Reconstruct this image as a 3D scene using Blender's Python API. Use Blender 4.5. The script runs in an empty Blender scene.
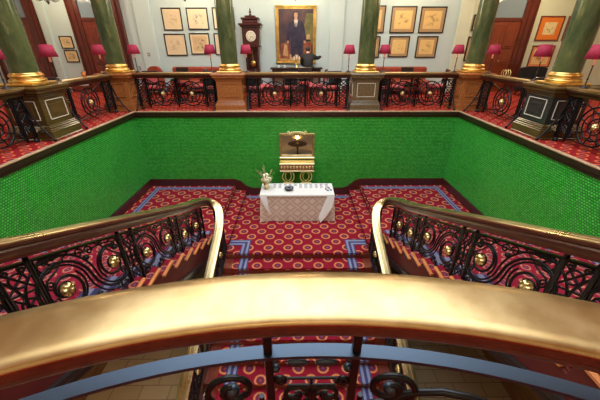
import bpy, math, random
from mathutils import Vector, Matrix
random.seed(7)
PI = math.pi
sc = bpy.context.scene
col = sc.collection

# ------------------------------------------------------------------ materials
def nm(name):
    m = bpy.data.materials.new(name); m.use_nodes = True
    nt = m.node_tree
    b = nt.nodes['Principled BSDF']
    return m, nt, b

def plain(name, c, rough=.5, metal=0., spec=None, emit=None, es=0.):
    m, nt, b = nm(name)
    b.inputs['Base Color'].default_value = (*c, 1)
    b.inputs['Roughness'].default_value = rough
    b.inputs['Metallic'].default_value = metal
    if spec is not None: b.inputs['Specular IOR Level'].default_value = spec
    if emit:
        b.inputs['Emission Color'].default_value = (*emit, 1)
        b.inputs['Emission Strength'].default_value = es
    return m

def N(nt, t, **kw):
    n = nt.nodes.new(t)
    for k, v in kw.items(): setattr(n, k, v)
    return n

def MATH(nt, op, a, b=None, c=None, clamp=False):
    n = N(nt, 'ShaderNodeMath', operation=op); n.use_clamp = clamp
    for i, v in enumerate((a, b, c)):
        if v is None: continue
        if isinstance(v, (int, float)): n.inputs[i].default_value = v
        else: nt.links.new(v, n.inputs[i])
    return n.outputs[0]

def MIX(nt, f, a, b):
    n = N(nt, 'ShaderNodeMix', data_type='RGBA')
    if isinstance(f, (int, float)): n.inputs[0].default_value = f
    else: nt.links.new(f, n.inputs[0])
    for s, v in ((6, a), (7, b)):
        if isinstance(v, tuple): n.inputs[s].default_value = (*v, 1)
        else: nt.links.new(v, n.inputs[s])
    return n.outputs[2]

def coords(nt, kind='Object'):
    return N(nt, 'ShaderNodeTexCoord').outputs[kind]

def noise(nt, vec, scale, detail=3, rough=.55):
    n = N(nt, 'ShaderNodeTexNoise')
    if vec is not None: nt.links.new(vec, n.inputs['Vector'])
    n.inputs['Scale'].default_value = scale
    n.inputs['Detail'].default_value = detail
    n.inputs['Roughness'].default_value = rough
    return n.outputs[0]

def mapv(nt, vec, scale=(1, 1, 1), rot=(0, 0, 0)):
    n = N(nt, 'ShaderNodeMapping')
    nt.links.new(vec, n.inputs[0])
    n.inputs['Scale'].default_value = scale
    n.inputs['Rotation'].default_value = rot
    return n.outputs[0]

def sstep(nt, v, lo, hi):
    n = N(nt, 'ShaderNodeMapRange', interpolation_type='SMOOTHSTEP')
    nt.links.new(v, n.inputs[0])
    n.inputs[1].default_value = lo; n.inputs[2].default_value = hi
    return n.outputs[0]

def bump(nt, b, h, strength=.3, dist=.01):
    n = N(nt, 'ShaderNodeBump')
    n.inputs['Strength'].default_value = strength
    n.inputs['Distance'].default_value = dist
    nt.links.new(h, n.inputs['Height']); nt.links.new(n.outputs[0], b.inputs['Normal'])

def noisy(name, c1, c2, scale=6, rough=.5, metal=0., stretch=(1, 1, 1), lo=.3, hi=.7, detail=4, bmp=0.):
    m, nt, b = nm(name)
    v = mapv(nt, coords(nt), stretch)
    f = noise(nt, v, scale, detail)
    nt.links.new(MIX(nt, sstep(nt, f, lo, hi), c1, c2), b.inputs['Base Color'])
    b.inputs['Roughness'].default_value = rough
    b.inputs['Metallic'].default_value = metal
    if bmp: bump(nt, b, f, bmp)
    return m

def carpet_mat(name, red=(.235, .007, .022), ringc=(.58, .21, .08), pitch=.44, speck=.35):
    m, nt, b = nm(name)
    uv = coords(nt, 'UV')
    s = N(nt, 'ShaderNodeSeparateXYZ'); nt.links.new(uv, s.inputs[0])
    u = MATH(nt, 'DIVIDE', s.outputs[0], pitch); v = MATH(nt, 'DIVIDE', s.outputs[1], pitch)
    def cell(off):
        fu = MATH(nt, 'SUBTRACT', MATH(nt, 'FRACT', MATH(nt, 'ADD', u, off)), .5)
        fv = MATH(nt, 'SUBTRACT', MATH(nt, 'FRACT', MATH(nt, 'ADD', v, off)), .5)
        return MATH(nt, 'SQRT', MATH(nt, 'ADD', MATH(nt, 'MULTIPLY', fu, fu), MATH(nt, 'MULTIPLY', fv, fv)))
    d = MATH(nt, 'MINIMUM', cell(0.), cell(.5))
    nz = noise(nt, uv, 22, 3, .7)
    d2 = MATH(nt, 'ADD', d, MATH(nt, 'MULTIPLY', MATH(nt, 'SUBTRACT', nz, .5), .05))
    ring = MATH(nt, 'SUBTRACT', 1., sstep(nt, MATH(nt, 'ABSOLUTE', MATH(nt, 'SUBTRACT', d2, .205)), .02, .055))
    core = MATH(nt, 'SUBTRACT', 1., sstep(nt, d2, .10, .15))
    dot = MATH(nt, 'SUBTRACT', 1., sstep(nt, d2, .03, .06))
    fine = noise(nt, uv, 60, 2, .6)
    base = MIX(nt, sstep(nt, fine, .3, .75), tuple(x * .8 for x in red), tuple(min(1, x * 1.25) for x in red))
    sp = MATH(nt, 'MULTIPLY', sstep(nt, noise(nt, uv, 34, 2, .5), .66, .72), speck)
    base = MIX(nt, sp, base, ringc)
    c = MIX(nt, ring, base, ringc)
    c = MIX(nt, core, c, (.10, .03, .07))
    c = MIX(nt, dot, c, (.40, .05, .05))
    nt.links.new(c, b.inputs['Base Color'])
    b.inputs['Roughness'].default_value = .95
    b.inputs['Specular IOR Level'].default_value = .15
    bump(nt, b, fine, .4, .006)
    return m

def border_mat(name):
    m, nt, b = nm(name)
    uv = coords(nt, 'UV')
    s = N(nt, 'ShaderNodeSeparateXYZ'); nt.links.new(uv, s.inputs[0])
    a = s.outputs[1]                       # 0..1 across
    t = MATH(nt, 'ABSOLUTE', MATH(nt, 'SUBTRACT', a, .5))
    stripe = MATH(nt, 'MULTIPLY', sstep(nt, t, .10, .16), MATH(nt, 'SUBTRACT', 1., sstep(nt, t, .34, .40)))
    nz = noise(nt, uv, 40, 2)
    pale = MIX(nt, nz, (.13, .14, .26), (.30, .30, .42))
    dark = MIX(nt, nz, (.02, .02, .08), (.08, .08, .18))
    c = MIX(nt, stripe, dark, pale)
    nt.links.new(c, b.inputs['Base Color'])
    b.inputs['Roughness'].default_value = .95
    b.inputs['Specular IOR Level'].default_value = .15
    return m

def tile_mat(name):
    m, nt, b = nm(name)
    o = coords(nt)
    s = N(nt, 'ShaderNodeSeparateXYZ'); nt.links.new(o, s.inputs[0])
    u = MATH(nt, 'ADD', s.outputs[0], s.outputs[1]); v = s.outputs[2]
    cv = N(nt, 'ShaderNodeCombineXYZ'); nt.links.new(u, cv.inputs[0]); nt.links.new(v, cv.inputs[1])
    br = N(nt, 'ShaderNodeTexBrick'); nt.links.new(cv.outputs[0], br.inputs['Vector'])
    br.inputs['Scale'].default_value = 1
    br.inputs['Brick Width'].default_value = .046; br.inputs['Row Height'].default_value = .040
    br.inputs['Mortar Size'].default_value = .007; br.inputs['Mortar Smooth'].default_value = .6
    br.inputs['Color1'].default_value = (.026, .44, .035, 1)
    br.inputs['Color2'].default_value = (.09, .66, .075, 1)
    br.inputs['Mortar'].default_value = (.001, .04, .006, 1)
    big = noise(nt, cv.outputs[0], 1.2, 3)
    c = MIX(nt, MATH(nt, 'MULTIPLY', sstep(nt, big, .35, .7), .12), br.outputs[0], (.08, .60, .06))
    nt.links.new(c, b.inputs['Base Color'])
    b.inputs['Roughness'].default_value = .28
    inv = MATH(nt, 'SUBTRACT', 1., br.outputs[1])
    bump(nt, b, inv, 1., .012)
    return m

def wood_mat(name, c1, c2, rough=.3, scale=3., stretch=(8, 1, 8), coat=.3):
    m, nt, b = nm(name)
    v = mapv(nt, coords(nt), stretch)
    f = noise(nt, v, scale, 5, .6)
    nt.links.new(MIX(nt, sstep(nt, f, .3, .7), c1, c2), b.inputs['Base Color'])
    b.inputs['Roughness'].default_value = rough
    b.inputs['Coat Weight'].default_value = coat
    b.inputs['Coat Roughness'].default_value = .15
    return m

def brass_mat(name, c1, c2, rough=.25, scale=5):
    m, nt, b = nm(name)
    o = coords(nt)
    f = noise(nt, o, scale, 5, .65)
    nt.links.new(MIX(nt, sstep(nt, f, .3, .72), c1, c2), b.inputs['Base Color'])
    b.inputs['Metallic'].default_value = 1
    r = MATH(nt, 'ADD', MATH(nt, 'MULTIPLY', f, .25), rough - .1)
    nt.links.new(r, b.inputs['Roughness'])
    return m

def print_mat(name, paper, ink, mat_, inset, amount=.55):
    """a sheet of sketch on a mount: UV runs 0..1 over the picture"""
    m, nt, b = nm(name)
    uv = coords(nt, 'UV')
    s = N(nt, 'ShaderNodeSeparateXYZ'); nt.links.new(uv, s.inputs[0])
    ax = MATH(nt, 'ABSOLUTE', MATH(nt, 'SUBTRACT', s.outputs[0], .5))
    ay = MATH(nt, 'ABSOLUTE', MATH(nt, 'SUBTRACT', s.outputs[1], .5))
    mx = MATH(nt, 'MAXIMUM', ax, ay)
    inside = MATH(nt, 'LESS_THAN', mx, .5 - inset)
    oi = N(nt, 'ShaderNodeObjectInfo')
    add = N(nt, 'ShaderNodeVectorMath', operation='ADD'); nt.links.new(uv, add.inputs[0]); nt.links.new(oi.outputs['Location'], add.inputs[1])
    f = noise(nt, add.outputs[0], 5.5, 6, .7)
    core = MATH(nt, 'SUBTRACT', 1., sstep(nt, mx, .12, .36))
    k = MATH(nt, 'MULTIPLY', MATH(nt, 'MULTIPLY', sstep(nt, f, .48, .62), core), amount)
    g = MIX(nt, k, paper, ink)
    c = MIX(nt, inside, mat_, g)
    nt.links.new(c, b.inputs['Base Color'])
    b.inputs['Roughness'].default_value = .5
    return m

def marble_mat(name, c1, c2, c3):
    m, nt, b = nm(name)
    o = coords(nt)
    f = noise(nt, mapv(nt, o, (1, 1, .45)), 3.2, 6, .65)
    g = noise(nt, mapv(nt, o, (1, 1, .3)), 9, 4, .7)
    c = MIX(nt, sstep(nt, f, .35, .65), c1, c2)
    c = MIX(nt, MATH(nt, 'MULTIPLY', sstep(nt, g, .55, .72), .5), c, c3)
    nt.links.new(c, b.inputs['Base Color'])
    b.inputs['Roughness'].default_value = .14
    return m

def wallpaint(name, c):
    m, nt, b = nm(name)
    f = noise(nt, coords(nt), 1.5, 3)
    nt.links.new(MIX(nt, f, tuple(x * .94 for x in c), tuple(min(1, x * 1.05) for x in c)), b.inputs['Base Color'])
    b.inputs['Roughness'].default_value = .7
    return m

def plank_mat(name):
    m, nt, b = nm(name)
    o = coords(nt)
    br = N(nt, 'ShaderNodeTexBrick'); nt.links.new(mapv(nt, o), br.inputs['Vector'])
    br.inputs['Scale'].default_value = 1
    br.inputs['Brick Width'].default_value = .6; br.inputs['Row Height'].default_value = .3
    br.inputs['Mortar Size'].default_value = .007
    br.inputs['Color1'].default_value = (.50, .36, .21, 1); br.inputs['Color2'].default_value = (.62, .47, .30, 1)
    br.inputs['Mortar'].default_value = (.16, .10, .06, 1)
    f = noise(nt, mapv(nt, o, (1, 8, 1)), 4, 4)
    c = MIX(nt, MATH(nt, 'MULTIPLY', f, .35), br.outputs[0], (.34, .22, .12))
    nt.links.new(c, b.inputs['Base Color'])
    b.inputs['Roughness'].default_value = .35
    return m

def damask_mat(name):
    m, nt, b = nm(name)
    uv = coords(nt, 'UV')
    s = N(nt, 'ShaderNodeSeparateXYZ'); nt.links.new(uv, s.inputs[0])
    u = MATH(nt, 'MULTIPLY', s.outputs[0], 2.7); v = MATH(nt, 'MULTIPLY', s.outputs[1], 3.0)
    def cell(off):
        fu = MATH(nt, 'ABSOLUTE', MATH(nt, 'SUBTRACT', MATH(nt, 'FRACT', MATH(nt, 'ADD', u, off)), .5))
        fv = MATH(nt, 'ABSOLUTE', MATH(nt, 'SUBTRACT', MATH(nt, 'FRACT', MATH(nt, 'ADD', v, off)), .5))
        return MATH(nt, 'ADD', fu, fv)
    d = MATH(nt, 'MINIMUM', cell(0.), cell(.5))
    w = MATH(nt, 'ADD', MATH(nt, 'MULTIPLY', MATH(nt, 'SINE', MATH(nt, 'MULTIPLY', d, 14)), .5), .5)
    nz = noise(nt, uv, 26, 3)
    f = sstep(nt, MATH(nt, 'ADD', w, MATH(nt, 'MULTIPLY', MATH(nt, 'SUBTRACT', nz, .5), .5)), .25, .75)
    nt.links.new(MIX(nt, f, (.56, .43, .34), (.72, .60, .50)), b.inputs['Base Color'])
    b.inputs['Roughness'].default_value = .6
    b.inputs['Sheen Weight'].default_value = .2
    return m

M = {}
M['carpet'] = carpet_mat('ring_carpet')
M['carpet_gallery'] = carpet_mat('gallery_carpet', red=(.27, .010, .014), ringc=(.72, .15, .05), pitch=.34, speck=.9)
M['carpet_flight'] = carpet_mat('flight_carpet', red=(.22, .008, .025), ringc=(.45, .17, .10), pitch=.24, speck=.7)
M['border'] = border_mat('carpet_border')
M['tile'] = tile_mat('green_glazed_tile')
M['mahogany'] = wood_mat('dark_mahogany', (.035, .009, .005), (.085, .022, .012), .28)
M['redwood'] = wood_mat('red_mahogany', (.13, .022, .014), (.22, .045, .022), .3)
M['oak'] = wood_mat('warm_oak', (.28, .085, .020), (.42, .15, .04), .32)
M['lightwood'] = wood_mat('worn_pale_wood', (.42, .27, .14), (.58, .40, .24), .4)
M['olivewood'] = wood_mat('olive_brown_wood', (.065, .038, .010), (.115, .07, .018), .28)  # pedestal wood with olive reflected light put into its colour
M['greywood'] = wood_mat('grey_brown_wood', (.10, .066, .030), (.175, .118, .055), .3)  # same pedestal wood, its greyer light painted into the colour
M['blackwood'] = wood_mat('grey_black_wood', (.018, .02, .017), (.04, .042, .036), .3)  # same pedestal wood, shade painted into the colour
M['maroonwood'] = wood_mat('maroon_wood', (.045, .008, .008), (.075, .014, .012), .35)
M['treadwood'] = wood_mat('tread_wood', (.55, .16, .04), (.72, .27, .09), .4)
M['floorplank'] = plank_mat('hall_floor_tile')
M['brass'] = brass_mat('worn_brass', (.40, .26, .105), (.56, .41, .20), .32, 5)
M['brass_rail'] = brass_mat('polished_rail_brass', (.54, .42, .21), (.64, .52, .29), .27, 2)
M['oldbrass'] = brass_mat('aged_brass', (.32, .23, .10), (.54, .39, .18), .42, 5)
M['gilt'] = brass_mat('gilding', (.62, .40, .10), (.85, .62, .22), .3, 6)
M['giltpale'] = brass_mat('pale_gilding', (.80, .66, .30), (.95, .85, .50), .3, 14)
M['rosette'] = brass_mat('rosette_gilding', (.70, .52, .20), (.95, .80, .42), .32, 18)
M['railwood'] = wood_mat('rail_mahogany', (.055, .014, .008), (.10, .028, .014), .34)
M['doorframe'] = wood_mat('door_frame_mahogany', (.07, .012, .008), (.13, .024, .012), .3, stretch=(8, 8, 1))
M['goldpaint'] = plain('gold_paint', (.78, .62, .20), .4, .25)
M['iron'] = plain('black_iron', (.012, .012, .014), .32, .6)
M['ironbar'] = plain('satin_iron', (.05, .07, .10), .40, .8)  # black iron with the bluish skylight reflection mixed into its colour
M['marble'] = marble_mat('green_marble', (.036, .055, .018), (.095, .11, .036), (.24, .21, .065))
M['wall'] = wallpaint('duck_egg_paint', (.54, .665, .65))
M['wallr'] = wallpaint('cream_green_paint', (.64, .70, .54))  # duck egg wall with warm lamplight mixed into the paint colour
M['wallwarm'] = wallpaint('cream_paint', (.72, .64, .46))
M['ceiling'] = wallpaint('cream_ceiling', (.74, .52, .22))
M['frieze'] = wood_mat('olive_panelling', (.09, .06, .028), (.14, .095, .045), .45, stretch=(6, 6, 1))  # colour of the added upper band mirrored in the handrails
M['stringred'] = plain('deep_red_paint', (.10, .007, .006), .65)  # string red darkened to stand in for shadow along the flight
M['fascia'] = wood_mat('black_brown_fascia', (.018, .007, .004), (.035, .013, .008), .35)
M['panel'] = wood_mat('hall_panelling', (.16, .07, .03), (.25, .12, .05), .4)
M['magenta'] = plain('magenta_shade', (.33, .014, .045), .75, emit=(.75, .03, .10), es=.03)
M['lampglow'] = plain('lamp_bulb', (1, .8, .5), .5, emit=(1, .72, .38), es=9)
M['black'] = plain('black_fabric', (.012, .012, .014), .8)
M['blackpaint'] = plain('black_paint', (.015, .013, .012), .4)
M['ivory'] = plain('ivory_enamel', (.80, .74, .60), .4)
M['white'] = plain('white_cloth', (.80, .78, .74), .8)
M['card'] = plain('white_card', (.56, .56, .58), .7)
M['greycard'] = plain('grey_plastic', (.22, .23, .26), .5)
M['pewter'] = plain('dark_pewter', (.05, .05, .07), .3, .5)
M['redleather'] = noisy('red_leather', (.26, .035, .02), (.36, .06, .03), 8, .45)
M['pinkseat'] = noisy('rose_seat_fabric', (.42, .05, .07), (.55, .10, .10), 10, .8)
M['darkchair'] = wood_mat('ebonised_wood', (.018, .009, .007), (.04, .018, .012), .35)
M['skin'] = plain('skin', (.62, .38, .27), .55)
M['hair'] = plain('dark_hair', (.015, .012, .010), .6)
M['shoe'] = plain('black_leather', (.01, .01, .01), .35)
M['clockface'] = plain('clock_dial', (.74, .68, .52), .5)
M['damask'] = damask_mat('damask_cloth')
M['petal'] = noisy('cream_petals', (.80, .68, .38), (.86, .82, .66), 14, .7)
M['leaf'] = noisy('olive_leaves', (.16, .20, .03), (.34, .32, .06), 10, .6)
M['twig'] = plain('pale_twig', (.30, .32, .12), .7)
M['doorwood'] = wood_mat('door_mahogany', (.12, .02, .012), (.20, .038, .016), .3, stretch=(8, 8, 1))
M['doorwarm'] = wood_mat('door_warm_mahogany', (.15, .026, .009), (.24, .05, .016), .3, stretch=(8, 8, 1))
M['transom'] = plain('transom_glass', (.20, .26, .31), .06)
M['skyglass'] = plain('daylit_glass', (.8, .85, .9), .5, emit=(.80, .91, 1.0), es=2.3)
M['print_pale'] = print_mat('sepia_print', (.74, .60, .38), (.36, .22, .12), (.80, .68, .46), .04, .6)
M['print_line'] = print_mat('line_print', (.80, .68, .46), (.18, .13, .10), (.82, .72, .52), .05, .75)
M['print_dark'] = print_mat('dark_sketch', (.66, .48, .26), (.04, .03, .03), (.78, .64, .40), .10, .95)
M['print_gold'] = print_mat('gold_print', (.74, .52, .20), (.34, .20, .07), (.42, .27, .13), .13, .8)
M['print_small'] = print_mat('small_engraving', (.68, .50, .25), (.05, .04, .04), (.72, .56, .30), .16, 1.)
M['print_orange'] = print_mat('orange_print', (.84, .70, .36), (.03, .05, .06), (.78, .22, .03), .22, 1.)
M['print_red'] = print_mat('red_orange_print', (.80, .56, .24), (.40, .12, .03), (.74, .26, .10), .10, .9)
M['paint_bg'] = noisy('painted_dusk', (.035, .022, .04), (.10, .05, .05), 2.5, .35)
M['paint_green'] = noisy('painted_green_distance', (.10, .10, .03), (.20, .17, .05), 3, .35)
M['paint_navy'] = noisy('painted_navy_coat', (.012, .010, .035), (.035, .028, .06), 6, .35)
M['paint_face'] = plain('painted_face', (.48, .28, .18), .4)
M['paint_white'] = plain('painted_linen', (.60, .55, .48), .4)
M['paint_red'] = noisy('painted_red_chair', (.20, .03, .015), (.30, .10, .04), 5, .4)
M['paint_tan'] = noisy('painted_papers', (.46, .24, .09), (.56, .36, .18), 8, .4)
M['amber'] = plain('amber_glass', (.5, .14, .02), .15)
m_, nt_, b_ = nm('mirror_glass'); b_.inputs['Base Color'].default_value = (.80, .74, .62, 1); b_.inputs['Metallic'].default_value = 1; b_.inputs['Roughness'].default_value = .03
M['mirror'] = m_
m_, nt_, b_ = nm('china'); b_.inputs['Base Color'].default_value = (.8, .8, .78, 1); b_.inputs['Roughness'].default_value = .15
M['china'] = m_

# ------------------------------------------------------------------ mesh builder
class MB:
    def __init__(s): s.v = []; s.f = []; s.sm = []; s.mi = []; s.uv = {}
    def add(s, verts, faces, smooth=False, mi=0, uvs=None):
        o = len(s.v); s.v += [Vector(p) for p in verts]
        for k, f in enumerate(faces):
            if uvs: s.uv[len(s.f)] = uvs[k]
            s.f.append([i + o for i in f]); s.sm.append(smooth); s.mi.append(mi)
        return s
    def box(s, a, b, mi=0, bev=0.):
        (x0, y0, z0), (x1, y1, z1) = a, b
        x0, x1 = sorted((x0, x1)); y0, y1 = sorted((y0, y1)); z0, z1 = sorted((z0, z1))
        if bev <= 0:
            vs = [(x, y, z) for z in (z0, z1) for y in (y0, y1) for x in (x0, x1)]
            return s.add(vs, [(0, 2, 3, 1), (4, 5, 7, 6), (0, 1, 5, 4), (2, 6, 7, 3), (0, 4, 6, 2), (1, 3, 7, 5)], mi=mi)
        rings = []
        for z, i in ((z0, bev), (z0 + bev, 0), (z1 - bev, 0), (z1, bev)):
            c = bev
            a0, a1, b0, b1 = x0 + i, x1 - i, y0 + i, y1 - i
            c = bev * (.5 if i else 1)
            rings.append([(a0 + c, b0, z), (a1 - c, b0, z), (a1, b0 + c, z), (a1, b1 - c, z), (a1 - c, b1, z), (a0 + c, b1, z), (a0, b1 - c, z), (a0, b0 + c, z)])
        return s.rings(rings, cap=True, mi=mi)
    def rings(s, rings, cap=True, smooth=False, mi=0, closed=True):
        n = len(rings[0]); vs = [p for r in rings for p in r]; fs = []
        for k in range(len(rings) - 1):
            for i in range(n if closed else n - 1):
                j = (i + 1) % n
                fs.append((k * n + i, k * n + j, (k + 1) * n + j, (k + 1) * n + i))
        s.add(vs, fs, smooth, mi)
        if cap:
            s.add(rings[0], [tuple(range(n - 1, -1, -1))], False, mi)
            s.add(rings[-1], [tuple(range(n))], False, mi)
        return s
    def lathe(s, prof, c=(0, 0, 0), seg=16, mi=0, smooth=True, cap=True, axis='z'):
        rr = []
        for r, h in prof:
            ring = []
            for i in range(seg):
                a = 2 * PI * i / seg
                x, y = r * math.cos(a), r * math.sin(a)
                p = (x, y, h) if axis == 'z' else ((x, -h, y) if axis == 'y' else (h, x, y))
                ring.append((p[0] + c[0], p[1] + c[1], p[2] + c[2]))
            rr.append(ring)
        return s.rings(rr, cap, smooth, mi)
    def tube(s, pts, r, seg=6, mi=0, cap=True, flat=None, rfun=None, smooth=True):
        pts = [Vector(p) for p in pts]
        n = len(pts); rr = []
        prevN = None
        for i, p in enumerate(pts):
            t = (pts[min(i + 1, n - 1)] - pts[max(i - 1, 0)])
            if t.length < 1e-9: t = Vector((0, 0, 1))
            t.normalize()
            if prevN is None:
                ref = Vector((0, 0, 1)) if abs(t.z) < .9 else Vector((1, 0, 0))
                nn = t.cross(ref).normalized()
            else:
                nn = (prevN - t * prevN.dot(t))
                nn = nn.normalized() if nn.length > 1e-6 else t.orthogonal().normalized()
            prevN = nn; bb = t.cross(nn)
            k = rfun(i / (n - 1)) if rfun else 1.
            rr.append([tuple(p + (nn * math.cos(2 * PI * j / seg) + bb * math.sin(2 * PI * j / seg)) * r * k) for j in range(seg)])
        return s.rings(rr, cap, smooth, mi)
    def sweep(s, path, prof, mi=0, smooth=False, cap=True, closed=True):
        """prof in (lateral, up); sections stay plumb"""
        path = [Vector(p) for p in path]; n = len(path); rr = []
        for i, p in enumerate(path):
            t = path[min(i + 1, n - 1)] - path[max(i - 1, 0)]; t.z = 0
            t.normalize(); lat = Vector((t.y, -t.x, 0))
            rr.append([tuple(p + lat * a + Vector((0, 0, b))) for a, b in prof])
        return s.rings(rr, cap, smooth, mi, closed)
    def ball(s, c, r, seg=12, rg=8, mi=0, fn=None):
        R = (r, r, r) if isinstance(r, (int, float)) else r
        rr = []
        for k in range(rg + 1):
            th = PI * k / rg
            th = min(max(th, .02), PI - .02)
            ring = []
            for i in range(seg):
                a = 2 * PI * i / seg
                q = fn(a, th) if fn else 1.
                ring.append((c[0] + R[0] * q * math.sin(th) * math.cos(a), c[1] + R[1] * q * math.sin(th) * math.sin(a), c[2] - R[2] * q * math.cos(th)))
            rr.append(ring)
        return s.rings(rr, True, True, mi)
    def quad(s, pts, mi=0, uv=None):
        return s.add(pts, [tuple(range(len(pts)))], False, mi, [uv] if uv else None)
    def prism(s, poly, d, mi=0):
        """poly list of 3D points, d extrusion vector"""
        d = Vector(d); a = [Vector(p) for p in poly]; b = [p + d for p in a]
        return s.rings([[tuple(p) for p in a], [tuple(p) for p in b]], True, False, mi)
    def build(s, name, mats, parent=None, origin=None):
        me = bpy.data.meshes.new(name)
        if origin is None:
            origin = Vector((0, 0, 0)); q = parent
            while q is not None: origin = origin + q.location; q = q.parent
        origin = Vector(origin)
        me.from_pydata([tuple(v - origin) for v in s.v], [], s.f)
        if not isinstance(mats, (list, tuple)): mats = [mats]
        for m in mats: me.materials.append(m)
        me.polygons.foreach_set('use_smooth', s.sm)
        me.polygons.foreach_set('material_index', s.mi)
        if s.uv:
            L = me.uv_layers.new(name='UVMap')
            for fi, uvs in s.uv.items():
                p = me.polygons[fi]
                for li, w in zip(p.loop_indices, uvs): L.data[li].uv = w
        me.update()
        o = bpy.data.objects.new(name, me); col.objects.link(o)
        if parent is not None: o.parent = parent
        else: o.location = origin
        return o

def fixn(o):
    import bmesh
    b = bmesh.new(); b.from_mesh(o.data); bmesh.ops.recalc_face_normals(b, faces=b.faces); b.to_mesh(o.data); b.free(); return o

_build = MB.build
def build2(s, *a, **k): return fixn(_build(s, *a, **k))
MB.build = build2

def thing(name, label, cat, loc=(0, 0, 0), group=None):
    o = bpy.data.objects.new(name, None); col.objects.link(o); o.location = loc
    o.empty_display_size = .1
    o['label'] = label; o['category'] = cat
    if group: o['group'] = group
    return o
def tag(o, label, cat, group=None, kind=None):
    o['label'] = label; o['category'] = cat
    if group: o['group'] = group
    if kind: o['kind'] = kind
    return o
def struct(o): o['kind'] = 'structure'; return o
def copy_tree(o, parent=None):
    c = o.copy(); col.objects.link(c)
    if parent is not None: c.parent = parent
    for ch in list(o.children): copy_tree(ch, c)
    return c
def place(proto, used, loc, rz, label, group=None):
    o = proto if not used else copy_tree(proto)
    o.location = loc; o.rotation_euler = (0, 0, rz); o['label'] = label
    if group: o['group'] = group
    return o

# ------------------------------------------------------------------ dimensions
WX, WY = 4.36, 8.22           # faces of the stair well
SIDE, MID, HALL = -2.18, -2.48, -4.88
RX = 1.85                     # plane of the side balustrades
Y0 = 5.46                     # foot of the side flights
TR, RI, NS = .355, 2.18 / 14, 14
CT, CR, CN = .31, .16, 15
CE = 5.34                     # edge of the middle landing
BACK = 12.0
CEIL = 6.0

# ------------------------------------------------------------------ setting
def uvquad(mb, x0, x1, y0, y1, z, mi=0):
    mb.quad([(x0, y0, z), (x1, y0, z), (x1, y1, z), (x0, y1, z)], mi, [(x0, y0), (x1, y0), (x1, y1), (x0, y1)])

# bow line of the near balcony
BX, BYc, BR = .05, .55, 1.85
def bow(x, off=0.):
    """point on the bow at lateral x, pushed outwards by off; straight tangents beyond one metre"""
    q = max(-1., min(1., x - BX)); a = math.asin(q / BR)
    px_, py_ = BX + (BR + off) * math.sin(a), BYc - BR + (BR + off) * math.cos(a)
    t = (x - BX - q)
    return (px_ + t, py_ - t * math.tan(a))
YJ = bow(-RX)[1]

mb = MB()
# gallery floor: far strip, side strips, near part with bowed edge
def slab(mb, poly):
    top = [(x, y, 0) for x, y in poly]; bot = [(x, y, -.16) for x, y in poly]
    n = len(poly)
    mb.add(top, [tuple(range(n))], False, 0, [[(x, y) for x, y in poly]])
    mb.add(bot, [tuple(range(n - 1, -1, -1))], False, 1)
    for i in range(n):
        j = (i + 1) % n
        mb.add([top[i], top[j], bot[j], bot[i]], [(0, 1, 2, 3)], False, 1)
slab(mb, [(-11.5, WY + .02), (11.5, WY + .02), (11.5, BACK), (-11.5, BACK)])
slab(mb, [(-11.5, YJ - .05), (-WX - .02, YJ - .05), (-WX - .02, WY + .02), (-11.5, WY + .02)])
slab(mb, [(WX + .02, YJ - .05), (11.5, YJ - .05), (11.5, WY + .02), (WX + .02, WY + .02)])
YT = Y0 - (NS - 1) * TR
slab(mb, [(-WX - .02, YJ - .05), (-RX - .05, YJ - .05), (-RX - .05, YT), (-WX - .02, YT)])
slab(mb, [(RX + .05, YJ - .05), (WX + .02, YJ - .05), (WX + .02, YT), (RX + .05, YT)])
bowpts = [bow(-RX - .05 + i * (2 * RX + .1) / 24, .10) for i in range(25)]
slab(mb, [(-11.5, -4), (11.5, -4), (11.5, YJ - .05), (RX + .05, YJ - .05)] + bowpts[::-1] + [(-RX - .05, YJ - .05), (-11.5, YJ - .05)])
struct(mb.build('floor', [M['carpet_gallery'], M['wallwarm']]))

mb = MB(); mb.box((-9, -9, HALL - .1), (9, WY + .2, HALL)); struct(mb.build('floor_hall', M['floorplank']))
# landings
mb = MB()
mb.box((-1.58, CE, MID - .25), (1.58, WY + .1, MID))
for s in (-1, 1):
    mb.box((s * 1.58, Y0, MID - .25), (s * 1.87, WY + .1, MID + .15))
    mb.box((s * 1.87, Y0, MID - .25), (s * (WX + .1), WY + .1, SIDE))
struct(mb.build('floor_landing', M['redwood']))

# well walls
def wellwall(name, pts):
    mb = MB(); mb.box(*pts); struct(mb.build(name, M['tile']))
wellwall('wall_well_far', ((-WX - .2, WY, HALL), (WX + .2, WY + .2, -.16)))
wellwall('wall_well_left', ((-WX - .2, -4, -2.75), (-WX, WY, -.16)))
wellwall('wall_well_right', ((WX, -4, -2.75), (WX + .2, WY, -.16)))
for s, n in ((-1, 'left'), (1, 'right')):
    mb = MB(); mb.box((s * WX, -9, HALL), (s * (WX + .2), WY, -2.75)); mb.box((s * WX, -9, -2.75), (s * (WX + .2), -4, -.16)); struct(mb.build('wall_hall_' + n, M['panel']))
mb = MB(); mb.box((-9, -9.2, HALL), (9, -9, -.16)); struct(mb.build('wall_hall_back', M['panel']))

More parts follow.
